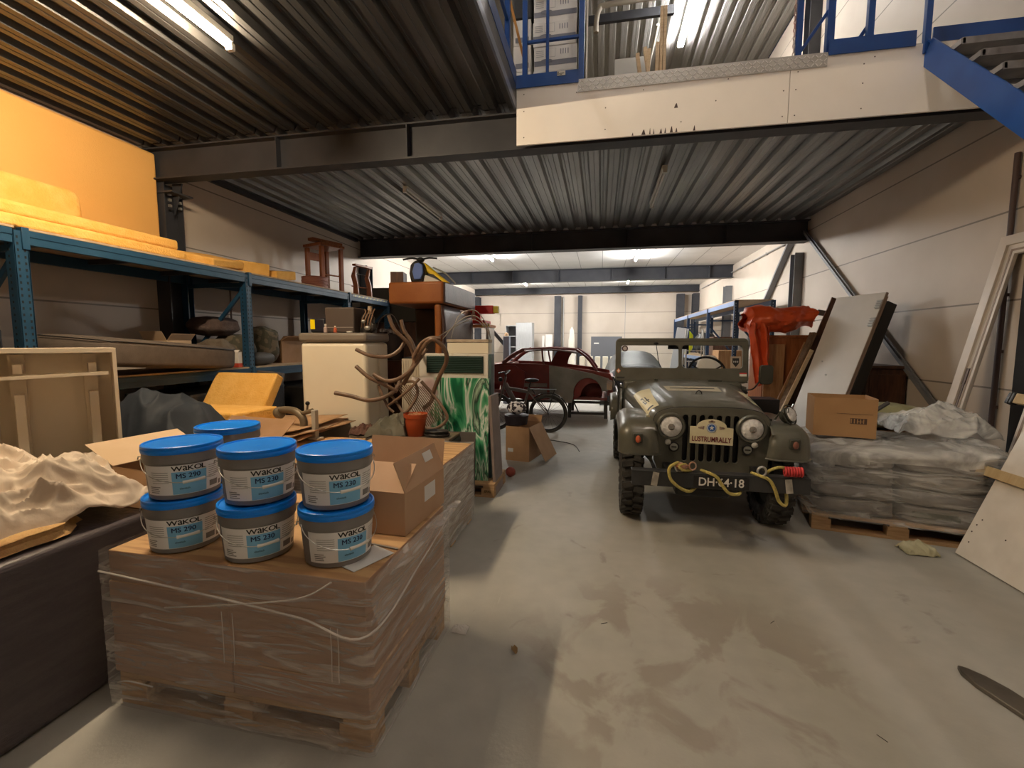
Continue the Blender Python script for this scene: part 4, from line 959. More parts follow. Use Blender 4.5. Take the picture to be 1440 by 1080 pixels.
# ---- foam on the top shelf
ZS = 2.494
def slab(name, label, c, d, rot=(0, 0, 0), m=foam_y, cat='foam', group=None, bev=.02, amp=.0):
    mb = MB(); mb.box((0, 0, d[2] / 2), d)
    o = mb.build(name, m, loc=c, rot=rot, bevel=bev, bseg=3); return tag(o, label, cat, group)
foam_big = mat('yellow_foam_wall', (.84, .46, .13), (.87, .49, .15), 1.0, .95, 0, .12, 90)
slab('foam_sheet', 'tall yellow foam sheet covering the wall above the blue rack', (-5.45, 1.72, ZS), (.10, 6.2, 1.40), (0, 0, 0), foam_big, bev=.03)
slab('foam_slab', 'long yellow foam slab lying on the rack, lower layer', (-4.86, 1.85, ZS), (.74, 4.9, .10), (0, 0, .5), bev=.025)
slab('foam_slab', 'long yellow foam slab lying on the rack, upper layer', (-4.9, 1.82, ZS + .102), (.7, 4.9, .11), (0, 0, .2), bev=.03)
mb = MB(); mb.blob((0, 0, .17), (.34, 1.15, .34), n=14, flat=.35, amp=.02)
tag(mb.build('foam_block', foam_y, loc=(-5.12, 3.1, ZS + .215)), 'rounded yellow foam block standing on the foam slabs before the foam sheet', 'foam')
slab('foam_offcut', 'flat foam offcut right of the long foam slabs', (-4.85, 4.95, ZS + .08), (.5, .62, .10), (6, 12, 12), group='foam offcuts on the rack')
slab('foam_offcut', 'middle foam offcut of the three right of the foam slabs', (-4.82, 5.52, ZS + .03), (.42, .42, .17), (0, 5, -20), group='foam offcuts on the rack')
slab('foam_offcut', 'last foam offcut, nearest the round wicker basket', (-4.8, 6.02, ZS + .03), (.42, .55, .13), (8, 3, 10), group='foam offcuts on the rack')
# round basket
wick = mat('red_wicker', (.26, .09, .06), (.36, .15, .10), 3, .5, 0, .4, 30, (1, 1, 14))
mb = MB(); mb.lathe([(.001, .0), (.19, .0), (.20, .02), (.205, .19), (.195, .195), (.19, .02), (.001, .02)], 32)
for k in range(4): mb.tube([(.205 * math.cos(t), .205 * math.sin(t), .02 + k * .055) for t in [q * math.pi / 14 for q in range(28)]], .007, 6, close=True)
tag(mb.build('basket', wick, loc=(-4.75, 6.95, ZS)), 'round red-brown wicker basket on the top shelf of the rack', 'basket')
# upturned wooden chairs on the rack
def odd_chair(label, loc, rz, flip, group, sc=1):
    t = thing('wooden_chair', label, 'chair', loc, rz, group)
    def pl(nm, c, d, r=(0, 0, 0)): 
        mb = MB(); mb.box(c, d, r); return mb.build(nm, wood_red, t, bevel=.006)
    if flip:
        pl('seat', (0, 0, .82), (.5, .5, .05)); 
        for (x, y) in ((-.2, -.2), (.2, -.2), (-.2, .2), (.2, .2)): pl('leg', (x, y, .40), (.07, .06, .78))
        pl('backrest', (0, .22, .66), (.36, .03, .14)); pl('top_rail', (0, -.05, .90), (.62, .14, .05))
        mb = MB(); mb.tube([(-.19, -.2, .3), (.19, -.2, .3)], .012, 8); mb.build('stretcher', wood_red, t)
    else:
        for s in (-1, 1):
            mb = MB(); P = [(0, 0), (.13, 0), (.12, .22), (.17, .40), (.10, .58), (.04, .58), (.07, .42), (.02, .25)]
            mb.prism(P, .035, Matrix.Translation((s * .2, -.1, 0)) @ Matrix.Rotation(R(90), 4, 'X') @ Matrix.Rotation(R(90), 4, 'Y'))
            mb.build('side_frame', wood_red, t, bevel=.004)
        for z in (.2, .45):
            mb = MB(); mb.tube([(-.26, 0, z), (.26, 0, z)], .011, 8); mb.build('stretcher', chrome if z > .3 else wood_red, t)
        pl('seat', (0, .12, .03), (.44, .34, .04), (6, 0, 0)); pl('top_rail', (0, -.05, .61), (.5, .08, .04))
    return t
odd_chair('red-brown wooden frame standing tallest on the rack beside the basket', (-4.95, 7.55, ZS), 70, True, 'wooden chairs on the rack')
odd_chair('red-brown wooden chair frame with metal rods at the far rack end', (-4.75, 8.45, ZS), 80, False, 'wooden chairs on the rack')
slab('storage_box', 'dark box at the far end of the rack behind the leather sofa', (-4.55, 9.75, 2.05), (1.5, .7, .75), m=mat('dark_olive_box', (.045, .04, .03), rough=.6), cat='box', bev=.01)
slab('storage_cabinet', 'dark cabinet carrying the dark box beyond the rack end', (-4.55, 9.75, 0), (1.4, .7, 2.04), m=wood_dk, cat='cabinet', bev=.01)
# ---- lower shelf
ZL = 1.281
mb = MB(); mb.blob((0, 0, .13), (.92, 1.62, .27), n=20, flat=.33, amp=.012, fr=2)
cu = mb.build('sofa_cushion', mat('taupe_fabric', (.105, .082, .065), (.13, .10, .08), 12, .95, 0, .2, 200), loc=(-4.68, 3.92, ZL + .07), rot=(-4, 4, 3)); tag(cu, 'large taupe sofa cushion lying on the lower rack shelf', 'cushion')
mb = MB(); 
for z in (.235,): mb.tube([(.45 * math.copysign(abs(math.cos(t)) ** .3, math.cos(t)), .80 * math.copysign(abs(math.sin(t)) ** .3, math.sin(t)), z) for t in [q * math.pi / 24 for q in range(48)]], .006, 6, close=True)
mb.build('piping', black_plastic, cu)
open_box('cardboard_box', 'pale cardboard box beside the taupe cushion on the lower shelf', (-5.22, 4.66, ZL), .30, .36, .34, 5, mat('pale_cardboard', (.55, .4, .25)), {'r': (.1, 40), 'f': (.12, 30)})
open_box('cardboard_box', 'open brown cardboard box at the right end of the lower shelf', (-4.98, 6.35, ZL), .42, .5, .34, 0, card_dk, {'r': (.12, 60), 'b': (.12, 50)})
camo = mat('camouflage_cloth', (.075, .07, .05), (.15, .12, .085), 9, .95, 0, .3, 30, detail=1, contrast=(.48, .52))
def sack(name, label, c, d, m, seed, cat='bag', group=None, rz=0, amp=.06):
    mb = MB(); mb.blob((0, 0, d[2] / 2), d, n=16, amp=amp, fr=3.2, seed=seed, flat=.75)
    return tag(mb.build(name, m, loc=c, rot=(0, 0, rz), smooth=60), label, cat, group)
sack('kit_bag', 'brown-grey cloth bundle on the lower shelf beside the pale box', (-4.9, 5.02, ZL), (.4, .36, .36), mat('khaki_cloth', (.12, .09, .065), (.16, .13, .10), 9, .95, 0, .4, 30), 1, group='cloth bundles on the lower shelf')
sack('kit_bag', 'camouflage bundle behind the rack upright on the lower shelf', (-5.0, 5.42, ZL), (.55, .40, .42), camo, 2, group='cloth bundles on the lower shelf')
sack('kit_bag', 'dark brown bundle on top of the camouflage bundles', (-5.12, 5.25, ZL + .40), (.5, .6, .26), mat('brown_cloth', (.07, .045, .04), (.10, .07, .06), 9, .95, 0, .4, 30), 3, group='cloth bundles on the lower shelf')
sack('kit_bag', 'camouflage sack with straps left of the open brown box', (-4.95, 5.88, ZL), (.5, .38, .55), camo, 4, group='cloth bundles on the lower shelf')
sack('kit_bag', 'low dark roll lying at the front edge of the lower shelf', (-4.62, 5.45, ZL), (.22, .5, .18), mat('dark_roll', (.06, .055, .05)), 5, group='cloth bundles on the lower shelf', amp=.02)
mb = MB(); mb.bb(-.05, .05, -.03, .03, .05, .19); mb.add([(-.05, -.03, .19), (.05, -.03, .19), (.05, .03, .19), (-.05, .03, .19), (-.05, 0, .22), (.05, 0, .22)], [(0, 1, 5, 4), (2, 3, 4, 5)]); mb.m = 1; mb.bb(-.0505, .0505, -.0305, .0305, 0, .05)
tag(mb.build('drink_carton', [mat('carton_white', (.75, .7, .65), rough=.5), mat('carton_red', (.6, .08, .04), rough=.5)], loc=(-4.55, 4.98, ZL)), 'white and red drink carton on the lower shelf edge', 'carton')
mb = MB(); mb.tube([(0, -.2, .03), (0, .25, .16)], .012, 8); tag(mb.build('pale_rod', cabr, loc=(-5.05, 6.9, ZL + .18)), 'pale rod sticking up behind the open brown box', 'rod')
slab('storage_box', 'black box with latches at the far left of the lower shelf', (-4.98, 2.55, ZL), (.5, .5, .42), m=black_plastic, cat='box', bev=.015)
slab('storage_box', 'grey storage box on the lower shelf behind the fridge', (-4.98, 7.6, ZL), (.6, .7, .4), m=mat('grey_box', (.10, .095, .09)), cat='box', bev=.015)
# things on the floor below the rack
blk_f = mat('black_leather', (.014, .012, .011), (.02, .018, .016), 9, .45, 0, .2)
t = thing('sofa', 'black sofa below the rack under the navy sheet and foam', 'sofa', (-3.78, 3.62, 0))
MB().bb(-.62, .62, -.8, .92, .08, .70).build('seat', blk_f, t, bevel=.05, bseg=3)
MB().bb(-.64, -.36, -.8, .30, .70, 1.05).build('backrest', blk_f, t, bevel=.05, bseg=3)
for (x, y) in ((-.5, -.65), (.5, -.65), (-.5, .7), (.5, .7)): MB().bb(x - .03, x + .03, y - .03, y + .03, 0, .08).build('leg', steel_dark, t)
slab('storage_crate', 'black crate in the shade below the rack behind the leaning foam', (-4.85, 4.9, 0), (.9, 1.5, 1.02), m=blk_f, cat='crate', bev=.02)
slab('storage_crate', 'black crate in the shade below the rack, far one beside the fridge', (-4.7, 6.6, 0), (.9, 1.4, .95), m=blk_f, cat='crate', bev=.02)
slab('small_box', 'small grey-brown box tilted on the far black crate', (-4.4, 5.35, 1.04), (.3, .26, .16), (0, 12, 30), m=mat('grey_card', (.10, .075, .055)), cat='box', bev=.006)
cloth('navy_sheet', 'dark navy sheet draped in folds over the black sofa', -3.62, 3.06, .71, 1.0, .62, .62, 2.2, mat('navy_cloth', (.018, .023, .032), (.024, .030, .040), 8, .7, 0, .1), 1.5, 8, ridge=.28, peak=(.45, .5))
# cardboard sheets and foam cushions
mb_i = 0
for k, (dx, dy, r, z) in enumerate(((0, 0, 4, 0), (.05, .04, -5, .022), (.0, .08, 8, .044), (-.03, .02, 1, .066))):
    mb = MB(); mb.grid(lambda u, v: ((u - .5) * 1.35, (v - .5) * .9, .035 * (u ** 3) * (1 if k % 2 else .5) + .008 * math.sin(5 * v + k)), 14, 8)
    o = mb.build('cardboard_sheet', card if k % 2 else card_p, solid=.005, loc=(-3.25 + dx, 3.82 + dy, .735 + z), rot=(0, 0, r))
    tag(o, ['lowest flattened cardboard sheet under the foam cushions', 'second flattened cardboard sheet of the pile left of the fridge', 'third flattened cardboard sheet of the pile left of the fridge', 'topmost flattened cardboard sheet under the flat foam cushion'][k], 'cardboard', 'flattened cardboard sheets')
slab('foam_cushion', 'flat yellow foam cushion lying on the cardboard sheets', (-3.62, 3.74, .835), (.90, .50, .12), (0, -1, -6), bev=.02)
slab('foam_cushion', 'yellow foam cushion leaning back behind the flat one', (-3.93, 4.22, .84), (.84, .12, .46), (-32, 0, -4), bev=.02)
cloth('packing_film', 'small crumple of clear film between the pails and foam cushions', -2.62, 2.86, .93, .3, .3, .14, 7.7, mat('clear_crumple', (.8, .78, .75), rough=.15, alpha=.5), 9, 0, cat='plastic film', nx=40, ny=40)
# ---- fridge
t = thing('fridge', 'cream upright fridge with taupe top behind the pails', 'fridge', (-2.79, 4.60, 0))
MB().bb(-.385, .385, -.26, .26, .02, 1.60).build('cabinet', creamy, t, bevel=.045, bseg=4)
MB().bb(-.395, .40, -.275, .265, 1.60, 1.70).build('top', taupe, t, bevel=.03, bseg=3)
mb = MB(); mb.tube([(.40, .0, .1), (.40, .0, 1.45), (.36, .0, 1.5)], .008, 8); mb.build('side_pipe', creamy, t)
# things on the fridge
ZF = 1.702
sp = MB().bb(-.17, .17, -.14, .14, 0, .27).build('speaker_box', mat('grey_brown_box', (.085, .065, .055), rough=.6), loc=(-2.76, 4.58, ZF), bevel=.012); tag(sp, 'grey-brown metal box with pale line standing on the fridge', 'box')
MB().bb(-.165, .165, -.1415, -.14, .055, .06).build('trim_line', mat('pale_line', (.4, .36, .33)), sp)
cb2 = MB().bb(-.09, .09, -.07, .07, 0, .16).build('black_case', mat('black_navy', (.012, .014, .025), rough=.5), loc=(-3.05, 4.55, ZF), bevel=.02); tag(cb2, 'black case with bright yellow tag on the left of the fridge top', 'case')
MB().bb(-.085, -.03, -.073, -.0705, .04, .145).build('tag', mat('yellow_tag', (.95, .75, .0), rough=.5), cb2)
def bottle(label, loc, m, m2, r=.018, h=.075):
    mb = MB(); mb.lathe([(.001, 0), (r, .0), (r, h * .55), (r * .45, h * .72), (r * .45, h * .8)], 16); o = mb.build('small_bottle', m, loc=loc); tag(o, label, 'bottle', 'little bottles on the fridge')
    mb = MB(); mb.lathe([(r * .55, h * .8), (r * .55, h), (.001, h)], 12); mb.build('cap', m2, o)
bottle('little clear bottle left of the grey-brown box on the fridge', (-2.88, 4.37, ZF), mat('bottle_pale', (.45, .36, .33), rough=.2), white_plastic, .02, .09)
bottle('little red bottle with beige cap on the fridge edge', (-2.76, 4.36, ZF), mat('bottle_red', (.5, .12, .06), rough=.3), cabr, .018, .07)
mb = MB(); mb.lathe([(.001, 0), (.03, 0), (.03, .012), (.001, .014)], 16); tag(mb.build('white_disc', white_plastic, loc=(-2.6, 4.37, ZF)), 'white round cap lying on the fridge edge', 'cap')
# small motor with pipes
mt = thing('engine_part', 'dark engine part with thin copper pipes on the fridge', 'engine part', (-2.50, 4.58, ZF))
mb = MB(); mb.lathe([(.001, 0), (.085, 0), (.09, .05), (.07, .1), (.075, .16), (.05, .2), (.001, .21)], 20); mb.blob((.06, -.05, .06), (.12, .1, .12), n=8, amp=.1); mb.build('housing', mat('greasy_metal', (.03, .03, .03), (.09, .08, .07), 20, .4, .6), mt)
mb = MB()
for k in range(4): mb.tube(smooth_path([(-.04 + k * .03, -.06, .02), (-.02 + k * .035, -.1, .12), (.0 + k * .03, -.05, .22), (-.05 + k * .04, .02, .26)]), .006, 6)
mb.build('pipes', mat('copper_dull', (.45, .28, .18), rough=.35, metal=.7), mt)
mb = MB(); mb.blob((.05, -.11, .05), (.07, .05, .05), n=8); mb.blob((.0, -.1, .12), (.05, .05, .04), n=8); mb.build('fitting', galv2, mt)
MB().bb(-.0, .035, .0, .035, .0, .29).build('post', mat('beige_post', (.4, .3, .2)), mt)
# hand pump on the boxes
pm_ = mat('cast_brass', (.16, .125, .08), (.24, .19, .13), 9, .5, .35)
t = thing('hand_pump', 'brown cast hand pump spout with black ball lever before the fridge', 'pump', (-2.66, 3.70, .704), -10)
t.scale = (1.15, 1.15, 1.15)
mb = MB(); mb.tube(smooth_path([(-.30, 0, .215), (-.22, 0, .225), (-.12, 0, .215), (-.05, 0, .17), (-.04, 0, .10), (-.09, 0, .02), (-.10, 0, 0)]), [.045] + [.03] * 47 + [.035], 14) if False else mb.tube(smooth_path([(-.30, 0, .215), (-.22, 0, .225), (-.12, 0, .215), (-.05, 0, .17), (-.04, 0, .10), (-.09, 0, .02), (-.10, 0, 0)]), .03, 14)
mb.lathe([(.02, 0), (.045, .0), (.052, .03), (.045, .045), (.02, .05)], 18, Matrix.Translation((-.32, 0, .19)) @ Matrix.Rotation(R(75), 4, 'Y'))
mb.tube([(-.06, 0, .2), (.06, 0, .235)], .018, 10); mb.tube([(.0, 0, .22), (.01, 0, .28)], .008, 8); mb.build('spout', pm_, t)
mb = MB(); mb.blob((.01, 0, .29), (.035, .035, .035), n=8); mb.build('lever_ball', black_plastic, t)
mb = MB(); mb.bb(.06, .10, -.02, .02, 0, .24); mb.bb(.03, .13, -.04, .04, 0, .02); mb.build('bracket', mat('pale_metal', (.45, .42, .36), rough=.4), t, bevel=.006)
# ---- tray with pot and cloths
trm = mat('tray_wood', (.14, .10, .07), (.19, .145, .10), 6, .5)
t = thing('low_table', 'dark tray table carrying the terracotta pot and grey cloth', 'table', (-1.86, 4.09, 0))
MB().bb(-.52, .49, -.16, .20, .67, .70).build('table_top', trm, t, bevel=.008)
MB().bb(-.53, .50, -.17, .21, .60, .668).build('apron', black_plastic, t, bevel=.02)
for (x, y) in ((-.45, -.1), (.42, -.1), (-.45, .15), (.42, .15)): MB().bb(x - .02, x + .02, y - .02, y + .02, 0, .6).build('leg', black_plastic, t)
ZT = .702
mb = MB(); mb.lathe([(.001, 0), (.078, 0), (.082, .005), (.104, .175), (.112, .178), (.116, .215), (.110, .217), (.106, .182), (.10, .18), (.001, .18)], 32)
pt = mb.build('flower_pot', mat('terracotta_plastic', (.36, .06, .016), (.42, .08, .024), 4, .4), loc=(-1.74, 4.05, ZT)); tag(pt, 'terracotta plastic flower pot on the dark tray table', 'flower pot')
mb = MB()
rn = random.Random(4)
for k in range(46):
    a, r = rn.uniform(0, 6.28), rn.uniform(0, .085); mb.blob((r * math.cos(a), r * math.sin(a), .195 + rn.uniform(0, .02)), (.03, .025, .012), n=4)
mb.build('dry_litter', mat('dry_leaf', (.30, .13, .06), (.45, .26, .14), 20, .9), pt)
cloth('work_cloth', 'grey-green cloth in a heap left of the terracotta pot', -2.02, 4.05, ZT, .40, .30, .27, 11.3, mat('grey_green_cloth', (.10, .095, .07), (.14, .13, .10), 9, .9, 0, .2, 60), 3.6, 12, nx=100, ny=90, ridge=.55)
cloth('hessian_heap', 'small dark red-brown heap on the left of the tray table', -2.28, 4.05, ZT, .24, .24, .15, 3.3, mat('dark_red_cloth', (.09, .04, .03), (.13, .07, .05), 14, .95, 0, .4, 80), 8, 0, nx=50, ny=50)
for k, (w_, d_) in enumerate(((.17, .09), (.15, .08))):
    mb = MB(); mb.lathe([(.001, 0), (w_ * .9, 0), (w_, .025), (w_ * .97, .028), (w_ * .85, .006), (.001, .006)], 28)
    o = mb.build('black_dish', mat('dish_black', (.03, .028, .026), rough=.35), loc=(-1.53, 4.06, ZT + k * .03)); o.scale = (.78, .55, 1)
    tag(o, ['lower oval black dish right of the terracotta pot', 'upper oval black dish right of the terracotta pot'][k], 'dish', 'black dishes')
# ---- rattan chair, tipped over
rat = mat('rattan', (.13, .078, .05), (.20, .125, .082), 9, .45, 0, .15, 30)
t = thing('rattan_chair', 'overturned bentwood rattan chair standing on end before the sofa', 'chair', (-2.0, 4.45, .70))
def px_(x, y, Y=4.35):   # frame points measured on the chair plane
    return (x, Y - 4.45 + y[1], y[0] - .70)
def P3(L): return smooth_path([(x + 2.0, y, z - .70) for (x, y, z) in L], 8)
tubes = [
 ('leg', [(-2.02, -.35, 1.86), (-1.97, -.33, 1.72), (-1.86, -.25, 1.58), (-1.83, -.2, 1.42), (-1.92, -.1, 1.28), (-2.06, -.05, 1.22)], .017),
 ('leg', [(-2.03, -.05, 1.83), (-2.0, -.05, 1.72), (-1.93, -.02, 1.6), (-1.90, 0, 1.45), (-1.98, .05, 1.3)], .017),
 ('leg', [(-2.36, -.38, 1.53), (-2.22, -.36, 1.47), (-2.07, -.3, 1.46), (-1.97, -.25, 1.52), (-1.92, -.2, 1.62)], .016),
 ('leg', [(-2.41, -.30, 1.36), (-2.27, -.3, 1.25), (-2.12, -.25, 1.17), (-2.02, -.2, 1.10)], .018),
 ('leg', [(-2.58, -.42, 1.10), (-2.42, -.4, 1.07), (-2.25, -.38, 1.03), (-2.12, -.3, 1.05), (-2.04, -.2, 1.12), (-2.02, -.12, 1.22)], .018),
 ('arm', [(-1.93, -.25, 1.18), (-1.83, -.25, 1.35), (-1.72, -.28, 1.53), (-1.60, -.3, 1.63), (-1.50, -.25, 1.55), (-1.49, -.2, 1.42), (-1.58, -.15, 1.27), (-1.66, -.1, 1.12), (-1.70, -.08, 1.0), (-1.78, -.1, .92)], .019),
 ('arm', [(-2.22, -.3, 1.28), (-2.05, -.33, 1.22), (-1.90, -.3, 1.27), (-1.78, -.25, 1.40), (-1.70, -.2, 1.54)], .017),
 ('arm', [(-1.80, -.30, 1.45), (-1.72, -.3, 1.58), (-1.62, -.3, 1.64), (-1.52, -.28, 1.64)], .015),
 ('seat_rim', [(-1.80, -.1, 1.20), (-1.66, -.1, 1.05), (-1.56, -.12, .93), (-1.52, -.12, .84), (-1.56, -.14, .77), (-1.66, -.15, .72), (-1.80, -.15, .74)], .015),
 ('seat_rim', [(-2.10, -.2, 1.08), (-2.0, -.24, .98), (-1.92, -.26, .90), (-1.84, -.24, .98), (-1.80, -.2, 1.10), (-1.86, -.16, 1.2), (-1.98, -.16, 1.18), (-2.10, -.2, 1.08)], .013),
 ('stretcher', [(-2.08, -.27, .97), (-1.90, -.27, 1.10), (-1.76, -.24, 1.24)], .012),
 ('stretcher', [(-2.2, -.25, 1.17), (-2.1, -.27, .97), (-2.03, -.27, .9)], .012)]
for nm, L_, r in tubes:
    mb = MB(); mb.tube(P3(L_), r * 1.15, 10); mb.build(nm, rat, t)
mb = MB()
for k in range(13):
    a = k / 12; p = P3([(-2.06 + .30 * a, -.18, 1.18 - .02 * a), (-1.92 + .30 * a, -.16, .98), (-1.76 + .22 * a, -.15, .72 + .12 * a)]); mb.tube(p, .0048, 6)
mb.build('cane_slats', rat, t)
# pale ribbed panel behind the chair
mb = MB(); mb.bb(-.12, .12, -.01, .01, 0, 1.42)
for k in range(8): mb.bb(-.115 + k * .03, -.10 + k * .03, -.016, -.01, .02, 1.40)
tag(mb.build('ribbed_panel', mat('pale_ribbed', (.46, .40, .30), (.52, .46, .36), 5, .6), loc=(-2.05, 4.66, 0), rot=(-2, 0, 0)), 'pale ribbed panel standing behind the rattan chair', 'panel')
"""green marbled cabinet"""
t = thing('vent_cabinet', 'white cabinet with dark vent grille behind the marbled painting', 'cabinet', (-1.53, 4.86, .145))
pw = mat('peeling_white', (.66, .63, .56), (.55, .45, .34), 16, .6, contrast=(.55, .75))
MB().bb(-.40, .37, -.25, -.10, 0, 1.335).build('cabinet_body', pw, t, bevel=.006)
vg = MB(); vg.bb(-.31, .32, -.262, -.252, 1.13, 1.31); vg.m = 1
for k in range(9): vg.box((.005, -.268, 1.145 + k * .019), (.60, .012, .004), (35, 0, 0))
vg.build('vent_grille', [mat('vent_dark', (.012, .03, .025), rough=.5), mat('vent_slat', (.03, .06, .05), rough=.4)], t)
MB().bb(.372, .40, -.24, -.11, 0, 1.33).build('side_profile', mat('teal_grey', (.06, .10, .10), rough=.4), t)
pallet('small pallet with stamped blocks under the vent cabinet', -1.96, -1.05, 4.42, 4.98, group=None)
text('block_stamp', 'EPAL', .035, mat('burnt_ink', (.12, .07, .03), rough=.8), bpy.data.objects['pallet.003'] if 'pallet.003' in bpy.data.objects else None, (.385, -.2815, .061), ext=.0005, bold=.001)
# marbled painting
pmn = mat('marbled_paint', (.8, .8, .78), rough=.45); N, L, B = nodes(pmn)
tc = N.new('ShaderNodeTexCoord'); mp = N.new('ShaderNodeMapping'); mp.inputs['Scale'].default_value = (2.3, 1, .8); mp.inputs['Rotation'].default_value = (0, .25, 0); L.new(tc.outputs['Object'], mp.inputs[0])
n1 = N.new('ShaderNodeTexNoise'); n1.inputs['Scale'].default_value = 1.3; n1.inputs['Detail'].default_value = 5; n1.inputs['Distortion'].default_value = 2.2; L.new(mp.outputs[0], n1.inputs['Vector'])
r1 = N.new('ShaderNodeValToRGB'); el = r1.color_ramp.elements
el[0].position = .30; el[0].color = (.55, .05, .04, 1); el[1].position = .34; el[1].color = (.01, .02, .015, 1)
for p, c in ((.40, (.0, .16, .06)), (.46, (.10, .42, .20)), (.50, (.78, .80, .74)), (.53, (.06, .35, .16)), (.56, (.01, .03, .02)), (.60, (.45, .62, .45)), (.66, (.0, .20, .08)), (.74, (.8, .8, .75))):
    e = el.new(p); e.color = (*c, 1)
L.new(n1.outputs['Fac'], r1.inputs[0])
sx = N.new('ShaderNodeSeparateXYZ'); L.new(tc.outputs['Object'], sx.inputs[0])
n3 = N.new('ShaderNodeTexNoise'); n3.inputs['Scale'].default_value = 3; L.new(tc.outputs['Object'], n3.inputs['Vector'])
ad = N.new('ShaderNodeMath'); ad.operation = 'MULTIPLY_ADD'; ad.inputs[1].default_value = .35; L.new(n3.outputs['Fac'], ad.inputs[0]); L.new(sx.outputs[0], ad.inputs[2])
rr = N.new('ShaderNodeValToRGB'); rr.color_ramp.elements[0].position = .0; rr.color_ramp.elements[1].position = .03; L.new(ad.outputs[0], rr.inputs[0])
n2 = N.new('ShaderNodeTexNoise'); n2.inputs['Scale'].default_value = 4; n2.inputs['Distortion'].default_value = 1; L.new(tc.outputs['Object'], n2.inputs['Vector'])
r2 = N.new('ShaderNodeValToRGB'); r2.color_ramp.elements[0].color = (.55, .40, .38, 1); r2.color_ramp.elements[1].color = (.80, .74, .70, 1); r2.color_ramp.elements[0].position = .4; r2.color_ramp.elements[1].position = .6; L.new(n2.outputs['Fac'], r2.inputs[0])
mx = N.new('ShaderNodeMix'); mx.data_type = 'RGBA'; L.new(rr.outputs[0], mx.inputs[0]); L.new(r2.outputs[0], mx.inputs[6]); L.new(r1.outputs[0], mx.inputs[7]); L.new(mx.outputs[2], B.inputs['Base Color'])
mb = MB(); mb.bb(-.42, .44, -.012, .012, 0, 1.08)
tag(mb.build('painting', pmn, loc=(-1.58, 4.52, .147), rot=(-3, 0, 0)), 'large marbled painting in green, pink and white leaning on the vent cabinet', 'painting')
slab('grey_panel', 'plain brown-grey panel leaning on the lower part of the painting', (-1.46, 4.38, .0), (.42, .02, .68), (-4, 0, 0), m=mat('brown_grey', (.10, .085, .075), rough=.6), cat='panel', bev=.002)
# box with wires on the vent cabinet
t = thing('white_box', 'long white box with wires and bent tubes on the vent cabinet', 'box', (-1.38, 4.86, 1.482))
MB().bb(-.235, .22, -.23, -.08, 0, .115).build('box_body', mat('box_white', (.72, .66, .52), rough=.5), t, bevel=.006)
MB().bb(-.24, .225, -.235, -.075, .116, .15).build('lid', mat('dusty_lid', (.35, .28, .20), (.45, .37, .28), 12, .8), t, bevel=.006)
mb = MB()
for k, (a, b) in enumerate(((.5, .3), (.42, .24), (.36, .20))): mb.tube(smooth_path([(-.2 - .1 * k, -.2 + k * .03, .16), (-.12, -.18 + k * .03, .16 + b * .8), (.05, -.15 + k * .02, .16 + b), (.18, -.12, .12 + b * .6), (.21, -.1, .16)]), .005, 6)
mb.build('bent_wires', mat('wire_grey', (.28, .25, .22), rough=.4, metal=.4), t)
# ---- sofa on end with the ride-on toy
lea = mat('orange_leather', (.30, .095, .022), (.36, .125, .032), 4, .38, 0, .15, 60); lea_d = mat('dull_leather', (.085, .052, .05), (.12, .075, .07), 5, .38, 0, .2, 40)
t = thing('leather_sofa', 'brown leather sofa stood on end with its arm on top', 'sofa', (-2.33, 6.2, 1.40))
MB().bb(-.37, .37, -.72, .70, .69, .97).build('armrest', [lea], t, bevel=.03, bseg=3)
mb = MB(); mb.bb(.365, .392, -.70, .70, .70, .96); mb.build('side_panel', lea_d, t, bevel=.012)
mb = MB(); mb.bb(.24, .33, -.70, .70, .0, .685); mb.build('backrest', lea, t, bevel=.03, bseg=3)
mb = MB(); mb.grid(lambda u, v: (.334 + .03 * math.sin(math.pi * v) + .012 * math.sin(math.pi * u * 2), sm(-.68, .68, u), sm(.0, .67, v)), 16, 8); mb.build('side_panel', lea_d, t, solid=.02)
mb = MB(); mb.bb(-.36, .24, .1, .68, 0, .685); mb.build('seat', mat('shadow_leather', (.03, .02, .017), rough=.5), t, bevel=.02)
slab('tall_cabinet', 'dark brown cabinet carrying the upended leather sofa', (-2.30, 6.15, 0), (.74, 1.3, 1.398), m=wood_dk, cat='cabinet', bev=.01)
t = thing('ride_on_toy', 'blue and yellow ride-on toy with black handlebar on the leather sofa', 'toy', (-2.34, 5.9, 2.372)); t.scale = (.92, .92, .84)
mb = MB(); mb.prism([(-.09, 0), (.09, 0), (.12, .14), (.10, .28), (.03, .34), (-.03, .34), (-.10, .28), (-.12, .14)], .22, Matrix.Rotation(R(90), 4, 'X')); mb.build('front_body', black_plastic, t, loc=(-.02, -.1, 0), bevel=.03, bseg=3)
mb = MB(); mb.prism([(-.05, 0), (.05, 0), (.085, .10), (.075, .22), (.02, .25), (-.04, .24), (-.075, .12)], .03, Matrix.Rotation(R(90), 4, 'X')); mb.build('shield', mat('toy_blue', (.12, .22, .62), rough=.35), t, loc=(-.0, -.325, .045), bevel=.012)
mb = MB(); mb.tube(smooth_path([(-.24, -.28, .36), (-.12, -.25, .385), (0, -.22, .37), (.12, -.2, .39), (.24, -.2, .38)]), .014, 8); mb.blob((0, -.22, .36), (.12, .1, .08), n=8); mb.build('handlebar', black_plastic, t)
mb = MB(); mb.prism([(.04, .33), (.12, .26), (.24, .15), (.42, .0), (.30, .0), (.16, .10), (.06, .22)], .12, Matrix.Rotation(R(90), 4, 'X')); mb.build('fairing', mat('toy_yellow', (.90, .62, .02), rough=.35), t, loc=(.0, -.12, .0), bevel=.02)
mb = MB(); mb.prism([(.08, .16), (.2, .13), (.33, .02), (.24, .02)], .13, Matrix.Rotation(R(90), 4, 'X')); mb.build('fairing_stripe', black_plastic, t, loc=(.0, -.116, .0), bevel=.01)
